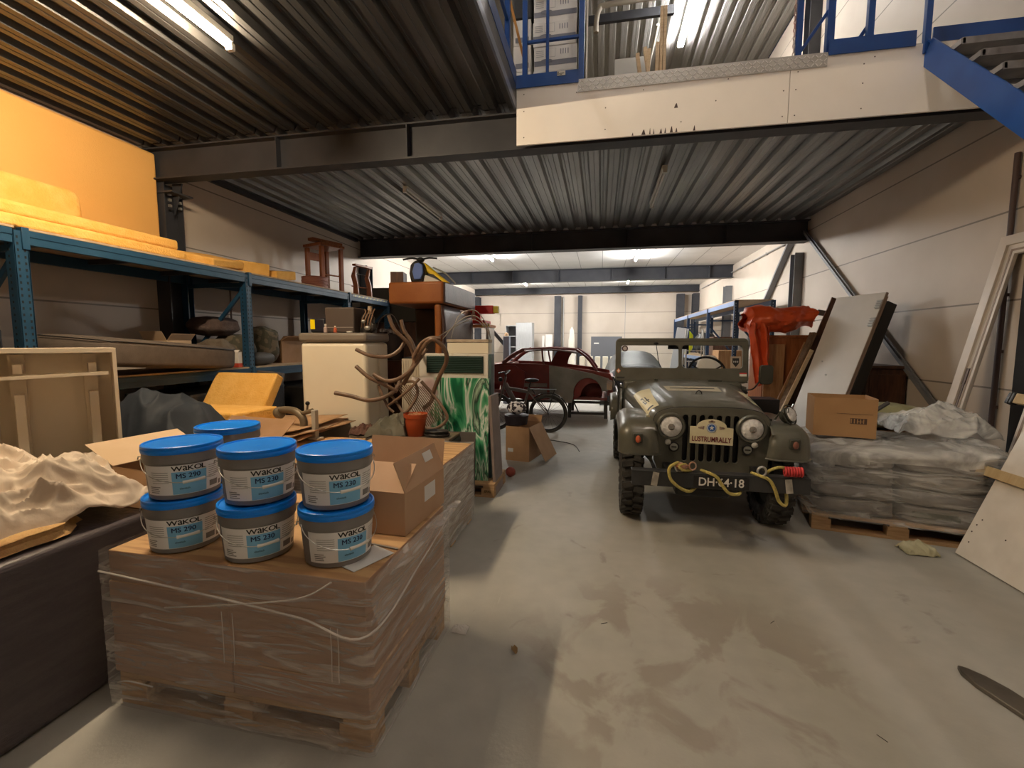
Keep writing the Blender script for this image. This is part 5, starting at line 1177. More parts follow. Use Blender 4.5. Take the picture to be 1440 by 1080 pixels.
mb = MB(); mb.prism([(-.05, 0), (.32, 0), (.2, .07), (.05, .13)], .16, Matrix.Rotation(R(90), 4, 'X')); mb.build('footboard', white_plastic, t, loc=(.02, -.135, 0), bevel=.02)
mb = MB(); mb.tube(smooth_path([(.12, -.05, .27), (.3, -.05, .18), (.40, -.05, .08), (.46, -.05, .01)]), .012, 8); mb.build('rear_tube', galv2, t)
slab('dark_box', 'small dark box with pale label left of the ride-on toy', (-2.66, 5.72, 2.372), (.17, .2, .15), (0, 0, 10), m=wood_dk, cat='box', bev=.006)
# black bucket-like bag right of the fridge
mb = MB(); mb.lathe([(.001, 0), (.17, 0), (.20, .3), (.21, .32), (.19, .31)], 20); mb.tube(smooth_path([(-.19, 0, .3), (-.12, 0, .50), (.05, 0, .56), (.19, 0, .3)]), .008, 6)
for k in range(10): mb.blob((-.1 + .022 * k, .02 * math.sin(k * 2), .33 + .03 * math.cos(k * 3)), (.07, .07, .07), n=5, amp=.2)
tag(mb.build('black_basket', mat('black_basket', (.02, .012, .012), rough=.6), loc=(-2.62, 5.32, 1.38)), 'black basket with handle between the fridge and the leather sofa', 'basket')
slab('tall_cabinet', 'dark cabinet carrying the black basket behind the fridge', (-2.62, 5.25, 0), (.62, .48, 1.378), m=wood_dk, cat='cabinet', bev=.01)
# leaning board, ball, carton, basket with hat right of the cabinet
slab('plank_board', 'grey-brown board on edge right of the vent cabinet', (-1.06, 4.66, 0), (.03, .34, 1.05), (0, -3, 0), m=mat('grey_board', (.22, .17, .15), (.27, .21, .19), 6, .6), cat='board', bev=.003)
mb = MB(); mb.blob((0, 0, .06), (.12, .12, .12), n=12); tag(mb.build('ball', mat('dark_red_ball', (.30, .06, .04), rough=.5), loc=(-1.03, 5.18, .001)), 'dull red ball on the floor by the grey-brown board', 'ball')
ob2 = open_box('cardboard_box', 'brown cardboard box with a flap folded down right of the grey-brown board', (-1.03, 6.15, 0), .34, .5, .47, -12, card, {'r': (.5, 152), 'b': (.1, 30)})
mb = MB(); mb.bb(-.14, -.06, -.2525, -.2515, .12, .17); mb.build('label', paper, ob2)
mb = MB(); mb.lathe([(.001, 0), (.15, 0), (.17, .12), (.175, .125), (.165, .13), (.001, .13)], 24); b1 = mb.build('wicker_tub', mat('dark_tub', (.02, .015, .02), rough=.6), loc=(-1.13, 6.1, .475)); tag(b1, 'dark tub holding a patterned cap on the brown box', 'tub')
mb = MB(); mb.blob((0, 0, .09), (.27, .24, .18), n=12, amp=.04); tag(mb.build('patterned_cap', mat('pattern_knit', (.05, .04, .05), (.75, .72, .72), 22, .9, detail=1, contrast=(.49, .51)), loc=(-1.13, 6.1, .61)), 'white and dark patterned cap lying in the dark tub', 'cap')
# red machine, sloping conveyor and pedestal
red = mat('machine_red', (.62, .03, .03), rough=.35); yel = mat('machine_yellow', (.85, .70, .08), rough=.4)
t = thing('tile_saw', 'red and yellow saw arm on a frame behind the leather sofa', 'machine', (-1.82, 7.15, 0))
MB().bb(-.4, .12, -.06, .06, 2.06, 2.19).build('arm', red, t, bevel=.008)
MB().bb(.121, .20, -.055, .055, 2.07, 2.18).build('arm_end', yel, t, bevel=.008)
mb = MB(); mb.prism([(-.24, 1.97), (-.16, 1.97), (-.19, 2.14), (-.21, 2.14)], .01, Matrix.Translation((0, -.062, 0)) @ Matrix.Rotation(R(90), 4, 'X')); mb.build('emblem_patch', white_plastic, t)
mb = MB(); mb.bb(-.4, .02, -.2, .2, 1.90, 1.95); mb.bb(-.22, -.1, -.04, .04, 1.95, 2.06); mb.build('saw_table', red, t, bevel=.005)
mb = MB(); mb.bb(-.4, .1, -.22, .22, 1.84, 1.88); mb.m = 1
for k in range(4): mb.bb(-.02 + k * .035, -.005 + k * .035, -.224, -.22, 1.845, 1.90)
mb.build('striped_rail', [mat('orange_rail', (.7, .25, .08), rough=.4), yel], t)
for x in (-.38, .06): MB().bb(x - .02, x + .02, -.2, .2, 0, 1.835).build('leg', galv2, t)
mb = MB(); mb.tube([(.235 + .012 * math.cos(k * 1.1), -.03, 2.07 - k * .009) for k in range(24)], .004, 5); mb.build('spiral_cable', mat('coil_grey', (.45, .43, .4), rough=.5), t)
t = thing('sloping_rail', 'dark sloping rail running down to a blue-grey stand behind the old car', 'rail', (-2.55, 11.6, 0))
mb = MB(); mb.bar((-.42, 0, 2.10), (.14, 0, 1.48), .05, .09); mb.build('rail_beam', mat('rail_dark', (.06, .062, .07), rough=.4), t)
MB().bb(.06, .22, -.1, .1, 0, 1.76).build('stand', mat('blue_grey_paint', (.20, .24, .30), rough=.4), t, bevel=.01)
mb = MB(); mb.lathe([(.001, 0), (.06, 0), (.055, .05), (.04, .09), (.001, .1)], 14, Matrix.Translation((.13, 0, 1.76))); mb.build('knob', mat('orange_knob', (.7, .45, .25), rough=.5), t)
# ================================================================== CAR BODY, BIKE AND THE FAR END
redp = mat('primer_red', (.24, .032, .026), (.18, .026, .022), 4, .30, 0, .02, coat=.3)
redi = mat('primer_red_inside', (.14, .028, .022), (.19, .045, .038), 5, .5)
greyp = mat('primer_grey', (.19, .185, .17), (.25, .245, .23), 4, .5)
car = thing('car_body', 'dark red stripped old car body with grey front fender on a stand', 'car', (-1.05, 9.5, 0), 0)
# local frame: x along the car (front towards +x), y across, z up ; near side at y=-.0
def sil(x):    # belt/top line of the body side
    P = [(-1.75, .60), (-1.7, .98), (-1.3, 1.12), (-.85, 1.17), (-.2, 1.13), (.5, 1.06), (1.2, .98), (1.45, .92)]
    for i in range(len(P) - 1):
        if x <= P[i + 1][0]:
            a = (x - P[i][0]) / (P[i + 1][0] - P[i][0]); return sm(P[i][1], P[i + 1][1], max(0, a))
    return P[-1][1]
CW = 1.35
def side_pl(y, nm):
    out = [(-1.75, .55), (-1.72, .95), (-1.45, 1.08), (-.95, 1.16), (-.2, 1.14), (.30, 1.09), (.9, 1.02), (1.25, .96), (1.30, .80)]
    out += [(1.22, .62)] + [(.92 + .27 * math.cos(R(a)), .50 + .27 * math.sin(R(a))) for a in range(20, 181, 16)] + [(.55, .42), (-.5, .38)] + [(-1.12 + .27 * math.cos(R(a)), .45 + .27 * math.sin(R(a))) for a in range(0, 181, 18)] + [(-1.6, .45)]
    return plate(nm, out, [], .03, redp, car, bevel=.006, loc=(0, y, 0), rot=(90, 0, 0))
side_pl(.0, 'body_side'); side_pl(CW, 'body_side')
# grey front fender skin in front of the near side
out = [(.02, .40), (.0, 1.115), (.30, 1.075), (.9, .955), (1.22, .86), (1.28, .72), (1.20, .62)] + [(.80 + .30 * math.cos(R(a)), .55 + .33 * math.sin(R(a))) for a in range(10, 201, 12)] + [(.47, .35), (.2, .35)]
plate('front_fender', out, [], .03, greyp, car, bevel=.008, loc=(0, -.05, 0), rot=(90, 0, 0))
mb = MB(); mb.grid(lambda u, v: (.80 + .30 * math.cos(math.pi * u), sm(-.03, .25, v), .55 + .33 * math.sin(math.pi * u)), 20, 4); mb.grid(lambda u, v: (sm(.5, 1.1, u), .25, sm(.4, .85, v)), 2, 2); mb.build('wheel_arch', redi, car, solid=.006)
# roof, pillars
roof = MB()
def rf(u, v):
    x = sm(-.55, .55, u); ed = abs(v - .5) * 2
    z = 1.50 - .05 * (2 * u - .9) ** 2 - .035 * ed ** 3 - .02 * ed; return (x, sm(.10, CW - .10, v), z)
roof.grid(rf, 16, 10); roof.build('roof', mat('dusty_roof', (.13, .085, .075), (.17, .12, .11), 5, .6), car, solid=.02)
for y, yi in ((.01, .12), (CW - .01, CW - .12)):
    mb = MB()
    mb.tube(smooth_path([(-1.02, y, 1.15), (-.8, (y + yi) / 2, 1.33), (-.58, yi, 1.455)]), .045, 8)
    mb.tube(smooth_path([(-.13, y, 1.13), (-.16, (y + yi) / 2, 1.3), (-.18, yi, 1.47)]), .02, 8)
    mb.tube(smooth_path([(.98, y, 1.02), (.78, (y + yi) / 2, 1.28), (.55, yi, 1.45)]), .026, 8)
    mb.tube([(-.58, yi, 1.46), (0, yi, 1.485), (.55, yi, 1.45)], .02, 8)
    mb.build('roof_pillar', redi, car)
mb = MB(); mb.prism([(-.10, .95), (.22, .95), (.30, 1.25), (.42, 1.45), (.12, 1.45), (.0, 1.38), (-.12, 1.15)], .02, Matrix.Translation((.02, CW - .08, 0)) @ Matrix.Rotation(R(90), 4, 'X')); mb.build('inner_pillar_panel', redi, car)
MB().bb(-1.7, 1.2, .03, CW - .03, .40, .46).build('floor_pan', redi, car)
mb = MB(); mb.grid(lambda u, v: (sm(-1.75, -.95, u), sm(.02, CW - .02, v), 1.0 + .15 * u ** .5 + .03 * math.sin(math.pi * v)), 10, 8); mb.build('trunk_lid', redp, car, solid=.02)
mb = MB(); mb.bb(-.95, -.9, .05, CW - .05, .46, 1.14); mb.bb(.45, .5, .05, CW - .05, .46, .95); mb.bb(.45, .8, .05, CW - .05, .93, .97); mb.build('bulkhead', redi, car)
mb = MB(); mb.bb(1.2, 1.32, .05, CW - .05, .50, .62); mb.bb(1.24, 1.32, .1, CW - .1, .62, .9); mb.build('front_panel', redi, car)
mb = MB(); mb.grid(lambda u, v: (sm(.85, 1.3, u), sm(0, .42, v), 1.0 - .12 * u ** 2), 6, 4); mb.build('nose_panel', greyp, car, solid=.015)
mb = MB(); mb.lathe([(.11, 0), (.12, .03), (.10, .04)], 18, Matrix.Translation((1.31, .17, .78)) @ Matrix.Rotation(R(90), 4, 'Y'), cap=False); mb.build('headlight_ring', galv2, car)
# loose inner panels seen at the rear of the near side
mb = MB(); mb.prism([(-1.05, .55), (-.55, .55), (-.52, .98), (-.75, 1.12), (-1.05, 1.10)], .03, Matrix.Translation((0, -.02, 0)) @ Matrix.Rotation(R(90), 4, 'X')); mb.build('rear_quarter_panel', redp, car)
mb = MB(); mb.bb(-.55, -.05, -.025, -.01, .66, .74); mb.bb(-.45, -.05, -.025, -.01, .50, .62); mb.build('sill_strip', mat('bare_strip', (.30, .26, .24), (.2, .16, .15), 8, .4), car)
# stand
dk = mat('stand_dark', (.035, .032, .03), rough=.5)
for (x, y) in ((.42, .15), (1.18, .15), (-.5, .15), (-1.4, .15), (.42, 1.2), (1.18, 1.2)): MB().bb(x - .035, x + .035, y - .03, y + .03, 0.0, .39).build('stand_leg', dk, car)
mb = MB(); mb.bar((.42, .15, .10), (1.2, .15, .10), .05); mb.bar((.5, .13, .36), (.62, .13, .1), .025); mb.bar((-1.5, .15, .34), (1.25, .15, .34), .05); mb.bar((.42, .15, .34), (.42, 1.2, .34), .05); mb.build('stand_frame', dk, car)
# bicycle
bk = thing('bicycle', 'grey electric bicycle standing in front of the red car body', 'bicycle', (-1.36, 7.98, 0), -3)
fr_ = mat('bike_grey', (.11, .085, .075), (.14, .11, .10), 6, .4)
for x in (-.52, .46):
    w = thing('wheel', '', '', (x, 0, .34)); del w['label']; del w['category']; w.parent = bk; w.rotation_euler = (R(90), 0, 0)
    mb = MB(); mb.tube([(.325 * math.cos(t), .325 * math.sin(t), 0) for t in [q * math.pi / 24 for q in range(48)]], .024, 10, close=True); mb.build('tyre', gum, w)
    mb = MB(); mb.tube([(.292 * math.cos(t), .292 * math.sin(t), 0) for t in [q * math.pi / 24 for q in range(48)]], .012, 8, close=True); mb.tube([(0, 0, -.04), (0, 0, .04)], .02, 10)
    for k in range(20):
        a = 2 * math.pi * k / 20; mb.tube([(.02 * math.cos(a + .5), .02 * math.sin(a + .5), .02 * (-1) ** k), (.29 * math.cos(a), .29 * math.sin(a), 0)], .0018, 4)
    mb.build('rim_and_spokes', black_plastic, w)
mb = MB()
mb.tube([(-.32, 0, .98), (-.36, 0, .80)], .022, 8); mb.tube([(-.335, 0, .86), (-.02, 0, .29)], .045, 12); mb.tube([(-.02, 0, .29), (.11, 0, .80)], .022, 10); mb.tube([(-.33, 0, .78), (.09, 0, .72)], .032, 10)
for s in (-1, 1):
    mb.tube([(-.02, .03 * s, .29), (.46, .07 * s, .34)], .012, 8); mb.tube([(.09, .02 * s, .72), (.46, .07 * s, .34)], .010, 8)
    mb.tube([(-.36, .03 * s, .80), (-.40, .06 * s, .66), (-.52, .07 * s, .34)], .016, 8)
mb.build('frame', fr_, bk)
mb = MB(); mb.tube([(.11, 0, .80), (.14, 0, .90)], .013, 8); mb.blob((.16, 0, .93), (.26, .15, .07), n=10); mb.build('saddle', black_plastic, bk)
mb = MB(); mb.tube(smooth_path([(-.38, -.28, 1.06), (-.30, -.2, 1.08), (-.32, 0, 1.03), (-.30, .2, 1.08), (-.38, .28, 1.06)]), .012, 8); mb.tube([(-.32, 0, .96), (-.32, 0, 1.03)], .015, 8); mb.blob((-.42, 0, .93), (.08, .09, .08), n=8); mb.build('handlebar', black_plastic, bk)
mb = MB(); mb.lathe([(.001, -.01), (.09, -.01), (.095, 0), (.09, .01), (.001, .01)], 20, Matrix.Translation((-.02, -.05, .29)) @ Matrix.Rotation(R(90), 4, 'X')); mb.tube([(-.02, -.06, .29), (.12, -.09, .2)], .01, 6); mb.box((.12, -.12, .2), (.09, .06, .02)); mb.build('crank', black_plastic, bk)
mb = MB(); mb.tube([(.46 + .37 * math.cos(R(a)), 0, .34 + .37 * math.sin(R(a))) for a in range(10, 150, 10)], .012, 8); mb.bb(.12, .6, -.07, .07, .76, .775); mb.tube([(.14, .06, .77), (.46, .07, .35)], .008, 6); mb.tube([(.58, -.06, .77), (.46, -.07, .35)], .008, 6); mb.build('rack_and_mudguard', black_plastic, bk)
# cable on the floor behind the bicycle
mb = MB(); mb.tube(smooth_path([(-.95, 7.35, .006), (-.6, 7.2, .006), (-.38, 7.0, .006), (-.28, 6.6, .006)]), .006, 6); tag(mb.build('floor_cable', black_plastic), 'dark cable lying on the floor right of the bicycle wheel', 'cable')
# covered car behind the windscreen
mb = MB()
def cov(u, v):
    x = sm(-.95, .95, u); y = sm(-1.9, 1.9, v); a = abs(u - .5) * 2
    top = 1.05 + .32 * math.exp(-((v - .55) / .22) ** 2); z = top * (1 - a ** 3.2) ** .55 if a < 1 else 0
    e = min(1, (1 - abs(v - .5) * 2) * 9); z *= e ** .4 if e > 0 else 0
    z += .02 * NZ.noise(Vector((x * 4, y * 3, 1))) * (z > .1); return (x, y, max(0, z))
mb.grid(cov, 36, 40); tag(mb.build('covered_car', mat('dark_cover', (.018, .020, .022), (.032, .034, .037), 4, .45, 0, .3, 12), loc=(.95, 13.6, 0.002), smooth=60), 'car under a dark grey cover seen through the left windscreen pane', 'car')
# ladders, panels, wardrobe, doors along the far wall
t = thing('wardrobe', 'pale grey wardrobe with open shelf side against the far wall', 'wardrobe', (-3.3, 18.9, 0))
wd = mat('pale_grey_wood', (.36, .37, .38), (.42, .43, .44), 3, .5, 0, 0, None, (20, 20, 1))
MB().bb(-.18, .50, -.3, .3, 0, 2.42).build('door', wd, t); MB().bb(-.62, -.60, -.3, .3, 0, 2.30).build('side_panel', wd, t)
for z in (.4, .9, 1.4, 1.85, 2.28): MB().bb(-.60, -.18, -.3, .3, z, z + .03).build('shelf', wd, t)
MB().bb(-.6, -.18, .28, .3, 0, 2.3).build('back_panel', mat('grey_back', (.15, .15, .15)), t)
for k, (x, w_, h_) in enumerate(((-2.45, .10, 1.9), (-2.2, .30, 1.95), (-1.25, .22, 1.75), (-.98 - .12, .12, 1.3))):
    slab('door_panel', ['narrow pale post leaning at the far wall beside the wardrobe', 'wide pale door leaf leaning at the far wall', 'pale board right of the thick far column', 'narrow pale board beside the thin far column'][k], (x, 19.45, 0), (w_, .05, h_), (-3, 0, 0), m=white_panel, cat='board', bev=.004, group='pale boards at the far wall')
mb = MB(); mb.lathe([(.001, 0), (.11, .0), (.13, .3), (.12, 1.7), (.08, 2.1), (.001, 2.25)], 14); o = mb.build('surfboard', mat('pale_board', (.72, .68, .6)), loc=(-1.18, 18.8, 0)); o.scale = (1, .3, 1); tag(o, 'pale rounded surfboard upright between the two far columns', 'surfboard')
gp = MB().bb(-.62, .62, -.03, .03, 0, 1.85).build('grey_door', mat('mid_grey_panel', (.11, .115, .13), rough=.45), loc=(.22, 19.0, 0), bevel=.004); tag(gp, 'wide dark grey panel standing at the far wall behind the stacked slabs', 'panel')
MB().bb(-.50, -.30, -.034, -.031, 1.55, 1.60).build('label', white_plastic, gp)
def ladder(label, loc, rz, h, w=.4, group='aluminium ladders'):
    t = thing('step_ladder', label, 'ladder', loc, rz, group)
    for s in (-1, 1):
        mb = MB(); mb.bar((s * w * .5, -.35, 0), (s * w * .38, 0, h), .03, .06); mb.build('side_rail', galv2, t)
        mb = MB(); mb.bar((s * w * .5, .35, 0), (s * w * .38, .03, h), .025, .04); mb.build('back_rail', galv2, t)
    for k in range(1, 7):
        f_ = k / 7; mb = MB(); mb.bb(-w * .46 + .02 * f_, w * .46 - .02 * f_, -.35 * (1 - f_) - .04, -.35 * (1 - f_) + .04, h * f_ - .012, h * f_ + .012); mb.build('step', galv2, t)
    return t
ladder('aluminium step ladder standing behind the steering wheel', (2.42, 12.7, 0), 5, 1.95, .55)
# stacks of slabs by the far wall, dolly with buckets
for k in range(5):
    slab('slab_stack', 'stack of cream slabs on edge by the far wall, %s from the left' % ['first', 'second', 'third', 'fourth', 'fifth'][k], (-.62 + k * .26, 15.9, .5), (.18, .5, .62), m=creamy, cat='slabs', group='cream slab stacks', bev=.01)
slab('slab_bench', 'low cream bench carrying the cream slab stacks', (-.1, 15.9, 0), (1.5, .6, .498), m=white_panel, cat='bench', bev=.01)
slab('leaning_sheet', 'light grey panel leaning against the blue shelving at the back', (2.25, 15.2, 0), (.36, .04, 2.1), (-4, 9, 0), m=mat('light_grey_panel', (.42, .43, .44), rough=.5), cat='panel', bev=.004)
slab('brown_cupboard', 'brown cupboard under the blue shelving behind the windscreen', (3.05, 11.9, 0), (.55, .6, 1.42), m=wood_mid, cat='cupboard', bev=.008)
slab('brown_cupboard', 'small dark cupboard standing on the upper shelf board of the blue shelving', (3.35, 13.9, 1.22), (.5, .6, .55), m=wood_dk, cat='cupboard', bev=.008)
slab('white_chest', 'white chest on the floor behind the old vehicle to the right', (2.75, 9.6, 0), (.6, .55, .95), m=mat('chest_white', (.8, .8, .78)), cat='chest', bev=.02)
# blue shelving on the right
rk = thing('pallet_rack', 'blue steel shelving with chipboard top along the right wall', 'rack', (0, 0, 0))
for y in (10.72, 13.3, 16.2, 19.0):
    for x in (2.88, 3.62):
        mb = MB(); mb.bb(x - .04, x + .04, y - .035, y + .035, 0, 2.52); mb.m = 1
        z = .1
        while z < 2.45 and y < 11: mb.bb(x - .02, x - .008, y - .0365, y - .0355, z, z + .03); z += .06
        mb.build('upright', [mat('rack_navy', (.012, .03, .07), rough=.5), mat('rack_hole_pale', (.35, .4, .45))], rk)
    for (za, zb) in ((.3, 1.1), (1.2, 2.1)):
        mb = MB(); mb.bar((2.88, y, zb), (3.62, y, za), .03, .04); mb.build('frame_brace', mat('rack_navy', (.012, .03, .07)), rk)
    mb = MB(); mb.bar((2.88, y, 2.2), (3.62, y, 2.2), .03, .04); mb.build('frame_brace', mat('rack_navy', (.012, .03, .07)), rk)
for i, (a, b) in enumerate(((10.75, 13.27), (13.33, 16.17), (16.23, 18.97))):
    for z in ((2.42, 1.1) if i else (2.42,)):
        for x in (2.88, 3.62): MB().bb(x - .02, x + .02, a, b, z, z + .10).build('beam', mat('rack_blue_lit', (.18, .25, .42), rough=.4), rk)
        MB().bb(2.86, 3.64, a, b, z + .101, z + .12).build('shelf_board', chip, rk)
sack('sports_bag', 'bright yellow bag on the far part of the blue shelving', (2.95, 16.9, 1.225), (.45, .6, .85), mat('bag_yellow', (.75, .85, .02), rough=.5), 6, amp=.03)
sack('sports_bag', 'black bag beside the bright yellow bag on the blue shelving', (3.3, 15.6, 1.225), (.6, .9, .7), black_plastic, 8, amp=.05)
"""upstairs"""
cw = mat('upstairs_carton', (.82, .81, .79), (.86, .85, .83), 4, .6); cg = mat('carton_grey_band', (.22, .23, .28), rough=.6)
k = 0
for col, (x, w_) in enumerate(((-.52, .44),)):
    for r_ in range(5):
        b = MB().bb(-w_ / 2, w_ / 2, -.25, .25, 0, .235).build('carton', cw, loc=(x + random.uniform(-.01, .01), 5.15 + random.uniform(-.02, .02), 4.152 + r_ * .238), bevel=.004); tag(b, 'white printed carton upstairs behind the blue railing, %s of the stack' % ['lowest', 'second', 'third', 'fourth', 'topmost'][r_], 'carton', 'white cartons upstairs')
        mb = MB(); mb.bb(-w_ / 2 + .002, w_ / 2 - .002, -.2520, -.2512, .05, .10); mb.build('band', cg, b)
        mb = MB(); mb.bb(-.10, -.0, -.2515, -.2510, .13, .215); mb.m = 1; mb.bb(-.098, -.002, -.2519, -.2514, .132, .213); mb.m = 0
        for q in range(4): mb.bb(.05 + .025 * q, .058 + .025 * q, -.2520, -.2512, .15, .20)
        for q in range(4): mb.bb(-.2, -.12, -.2520, -.2512, .14 + .018 * q, .143 + .018 * q)
        mb.prism([(-.09 + .06 * math.cos(t), .095 + .02 * math.sin(t)) for t in [z_ * math.pi / 8 for z_ in range(16)]], .002, Matrix.Translation((0, -.2520, 0)) @ Matrix.Rotation(R(90), 4, 'X'))
        mb.build('print', [cg, cw], b)
for r_ in range(3):
    b = MB().bb(-.09, .09, -.2, .2, 0, .25).build('carton', cw, loc=(-.86, 5.1, 4.152 + r_ * .253), bevel=.004); tag(b, 'narrow white carton upstairs beside the printed cartons, %s one' % ['lowest', 'middle', 'upper'][r_], 'carton', 'narrow cartons upstairs')
    MB().bb(-.07, .07, -.202, -.2005, .03, .08).build('print', cg, b)
slab('dark_case', 'black case on the narrow cartons upstairs', (-.86, 5.1, 4.912), (.2, .4, .4), m=black_plastic, cat='case', bev=.02)
for k in range(3): slab('foam_board', 'white foam board upright at the right of the cartons upstairs, %s one' % ['left', 'middle', 'right'][k], (-.275 + k * .03, 5.2, 4.152), (.018, .5, 1.1 - k * .05), (0, 0, k * 2), m=white_plastic, cat='board', group='foam boards upstairs', bev=.003)
slab('timber_baton', 'orange wooden batten leaning over the side railing upstairs', (-.82, 4.9, 4.45), (.025, .04, 1.0), (14, -14, 0), m=mat('orange_wood', (.6, .3, .08), rough=.5), cat='batten', bev=.002)
slab('white_sheet', 'white sheet of board lying upright upstairs behind the checker plate', (.26, 5.3, 4.152), (.34, .02, .52), (-5, 0, 0), m=mat('bluish_white', (.75, .8, .84)), cat='board', bev=.002)
for k in range(4): slab('timber_offcut', 'short timber offcut leaning behind the checker plate, %s from the left' % ['first', 'second', 'third', 'fourth'][k], (.38 + k * .045, 5.15 + .02 * k, 4.152), (.035, .05, .46 + .04 * k), (-4, -8 + 9 * (k % 2), 0), m=wood_lt, cat='timber', group='timber offcuts upstairs', bev=.002)
for k in range(2): slab('timber_plank', 'tall pale timber plank upright upstairs, %s one' % ['left', 'right'][k], (.56 + k * .035, 5.25, 4.152), (.03, .05, .93), (0, 0, 0), m=wood_lt, cat='timber', group='tall planks upstairs', bev=.002)
mb = MB(); mb.tube(smooth_path([(-.22, 9.9, 7.85), (-.21, 9.9, 8.1), (-.16, 9.9, 8.28), (.0, 9.9, 8.35), (1.2, 9.9, 8.36)]), .05, 12); struct(mb.build('trim_35', mat('beige_duct', (.34, .31, .26), rough=.6)))
struct(MB().bb(-.4, 1.3, 10.0, 10.08, 8.1, 8.26).build('trim_36', steel_dark, smooth=0))
mb = MB(); mb.tube([(1.05, 10.6, 8.3), (1.0, 12.6, 8.3)], .03, 8); struct(mb.build('trim_37', mat('cable_tray', (.5, .48, .42))))
mb = MB(); mb.tube([(-.55, 9.0, 6.3), (-.25, 9.2, 6.15)], .035, 8); struct(mb.build('trim_38', mat('cable_tray', (.5, .48, .42))))
struct(MB().bb(XL, XR, YA + .022, YB, 4.135, 4.151).build('trim_39', mat('upper_floor_board', (.3, .25, .18), rough=.7), smooth=0))
struct(MB().bb(XL, -.9, YF, YA + .022, 4.135, 4.151).build('trim_40', mat('upper_floor_board', (.3, .25, .18)), smooth=0))
# ================================================================== RIGHT SIDE
pal2 = pallet('wooden pallet under the film wrapped grey bags', 1.90, 3.1, 4.08, 4.98, rz=-12)
bagm = mat('grey_bag', (.17, .155, .145), (.23, .21, .20), 6, .45, 0, .25, 14)
ra = R(-12)
for k in range(4):
    for i in range(2):
        lx, ly = (-.30 + i * .60), 0
        mb = MB(); mb.blob((0, 0, .072), (.585, .86, .15), n=18, amp=.02, flat=.33, seed=k * 3 + i, fr=2.5)
        o = mb.build('cement_bag', bagm, smooth=60, loc=(2.5 + lx * math.cos(ra) - ly * math.sin(ra), 4.53 + lx * math.sin(ra) + ly * math.cos(ra), .146 + k * .136), rot=(0, 0, -12 + random.uniform(-2, 2)))
        tag(o, 'grey plastic bag, %s row of the wrapped stack, %s' % (['bottom', 'second', 'third', 'top'][k], 'beside the vehicle' if i == 0 else 'towards the right wall'), 'bag', 'bags on the right pallet')
        if i == 1 and k in (0, 1):
            MB().bb(-.2, .1, -.425, -.42, .05, .1).build('printed_patch', mat('print_dark_green', (.06, .07, .05), rough=.6), o)
mb = MB()
def shell(u, v):
    a = 2 * math.pi * u; e = .28
    cx_ = math.copysign(abs(math.cos(a)) ** e, math.cos(a)); cy_ = math.copysign(abs(math.sin(a)) ** e, math.sin(a))
    if v < .6: z = sm(.13, .66, v / .6); k = 1
    else: q = (v - .6) / .4; z = .66 + .10 * math.sin(q * math.pi / 2); k = 1 - q ** 3 * .98
    x, y = cx_ * .66 * k, cy_ * .49 * k
    p = Vector((x * 4, y * 4, z * 7)); w = .035 * NZ.noise(p) + .02 * abs(NZ.noise(p * 2.6))
    z += (.12 * max(0, x - .1) + .02 * NZ.noise(Vector((x * 6, y * 6, 0)))) * (v > .6)
    r = math.hypot(x, y) or 1
    return (x + x / r * (w + .01), y + y / r * (w + .01), z + .03 * NZ.noise(p * 1.7) * (v > .55))
mb.grid(shell, 130, 44, wrap=True); mb.mi = [0 if (i // 130) > 24 + 3 * math.sin((i % 130) * .13) else 1 for i in range(len(mb.f))]
tag(mb.build('stretch_film', [film_thick, stretch_film('film_side', (.78, .77, .74), .14, .10, 1.0, .42, (2.5, 2.5, 12), 1.8)], smooth=70, loc=(2.5, 4.53, 0), rot=(0, 0, -12)), 'milky wrinkled film wrapped over the grey bags on the right pallet', 'plastic film')
cloth('film_heap', 'bulge of crumpled clear film at the right rear of the wrapped bags', 2.98, 4.72, .80, .70, .62, .30, 6.1, film_thick, 4, -10, cat='plastic film', ridge=.4)
cloth('fallen_film', 'greenish crumple of plastic on the floor before the right pallet', 2.42, 3.88, .002, .22, .16, .11, 8.1, mat('green_plastic', (.40, .38, .25), rough=.3), 12, 0, cat='plastic film', nx=40, ny=40)
# box on top
bx = open_box('cardboard_box', 'brown cardboard box standing on the wrapped grey bags', (2.17, 4.62, .775), .46, .40, .34, -14, mat('box_brown', (.34, .19, .085), (.38, .22, .10), 3, .7), {'r': (.004, 0)})
mb = MB(); mb.bb(-.06, .20, -.2012, -.2006, .205, .208); mb.bb(.04, .16, -.2012, -.2006, .12, .17); mb.m = 1
for k in range(5): mb.bb(.045 + k * .022, .052 + k * .022, -.2016, -.2011, .125, .165)
mb.bb(.095, .14, -.2016, -.2011, .14, .145); mb.build('printed_mark', [mat('print_brown', (.08, .045, .03), rough=.7), mat('box_brown', (.34, .19, .085))], bx)
sack('green_bag', 'yellow-green plastic bag lying behind the cardboard box', (2.88, 5.35, .72), (.75, .5, .26), mat('olive_plastic', (.28, .27, .14), (.34, .33, .18), 6, .35, 0, .3, 20), 9, amp=.03)
slab('wooden_crate', 'low wooden crate under the yellow-green bag by the right wall', (2.86, 5.45, 0), (.9, .7, .715), m=wood_mid, cat='crate', bev=.01)
mb = MB(); mb.tube(smooth_path([(2.52, 4.9, .80), (2.62, 5.0, .90), (2.78, 5.02, 1.02)]), .02, 4); o = tag(mb.build('black_strap', mat('dark_strap', (.05, .045, .045), rough=.7)), 'dark strap sticking up between the cardboard box and green bag', 'strap')
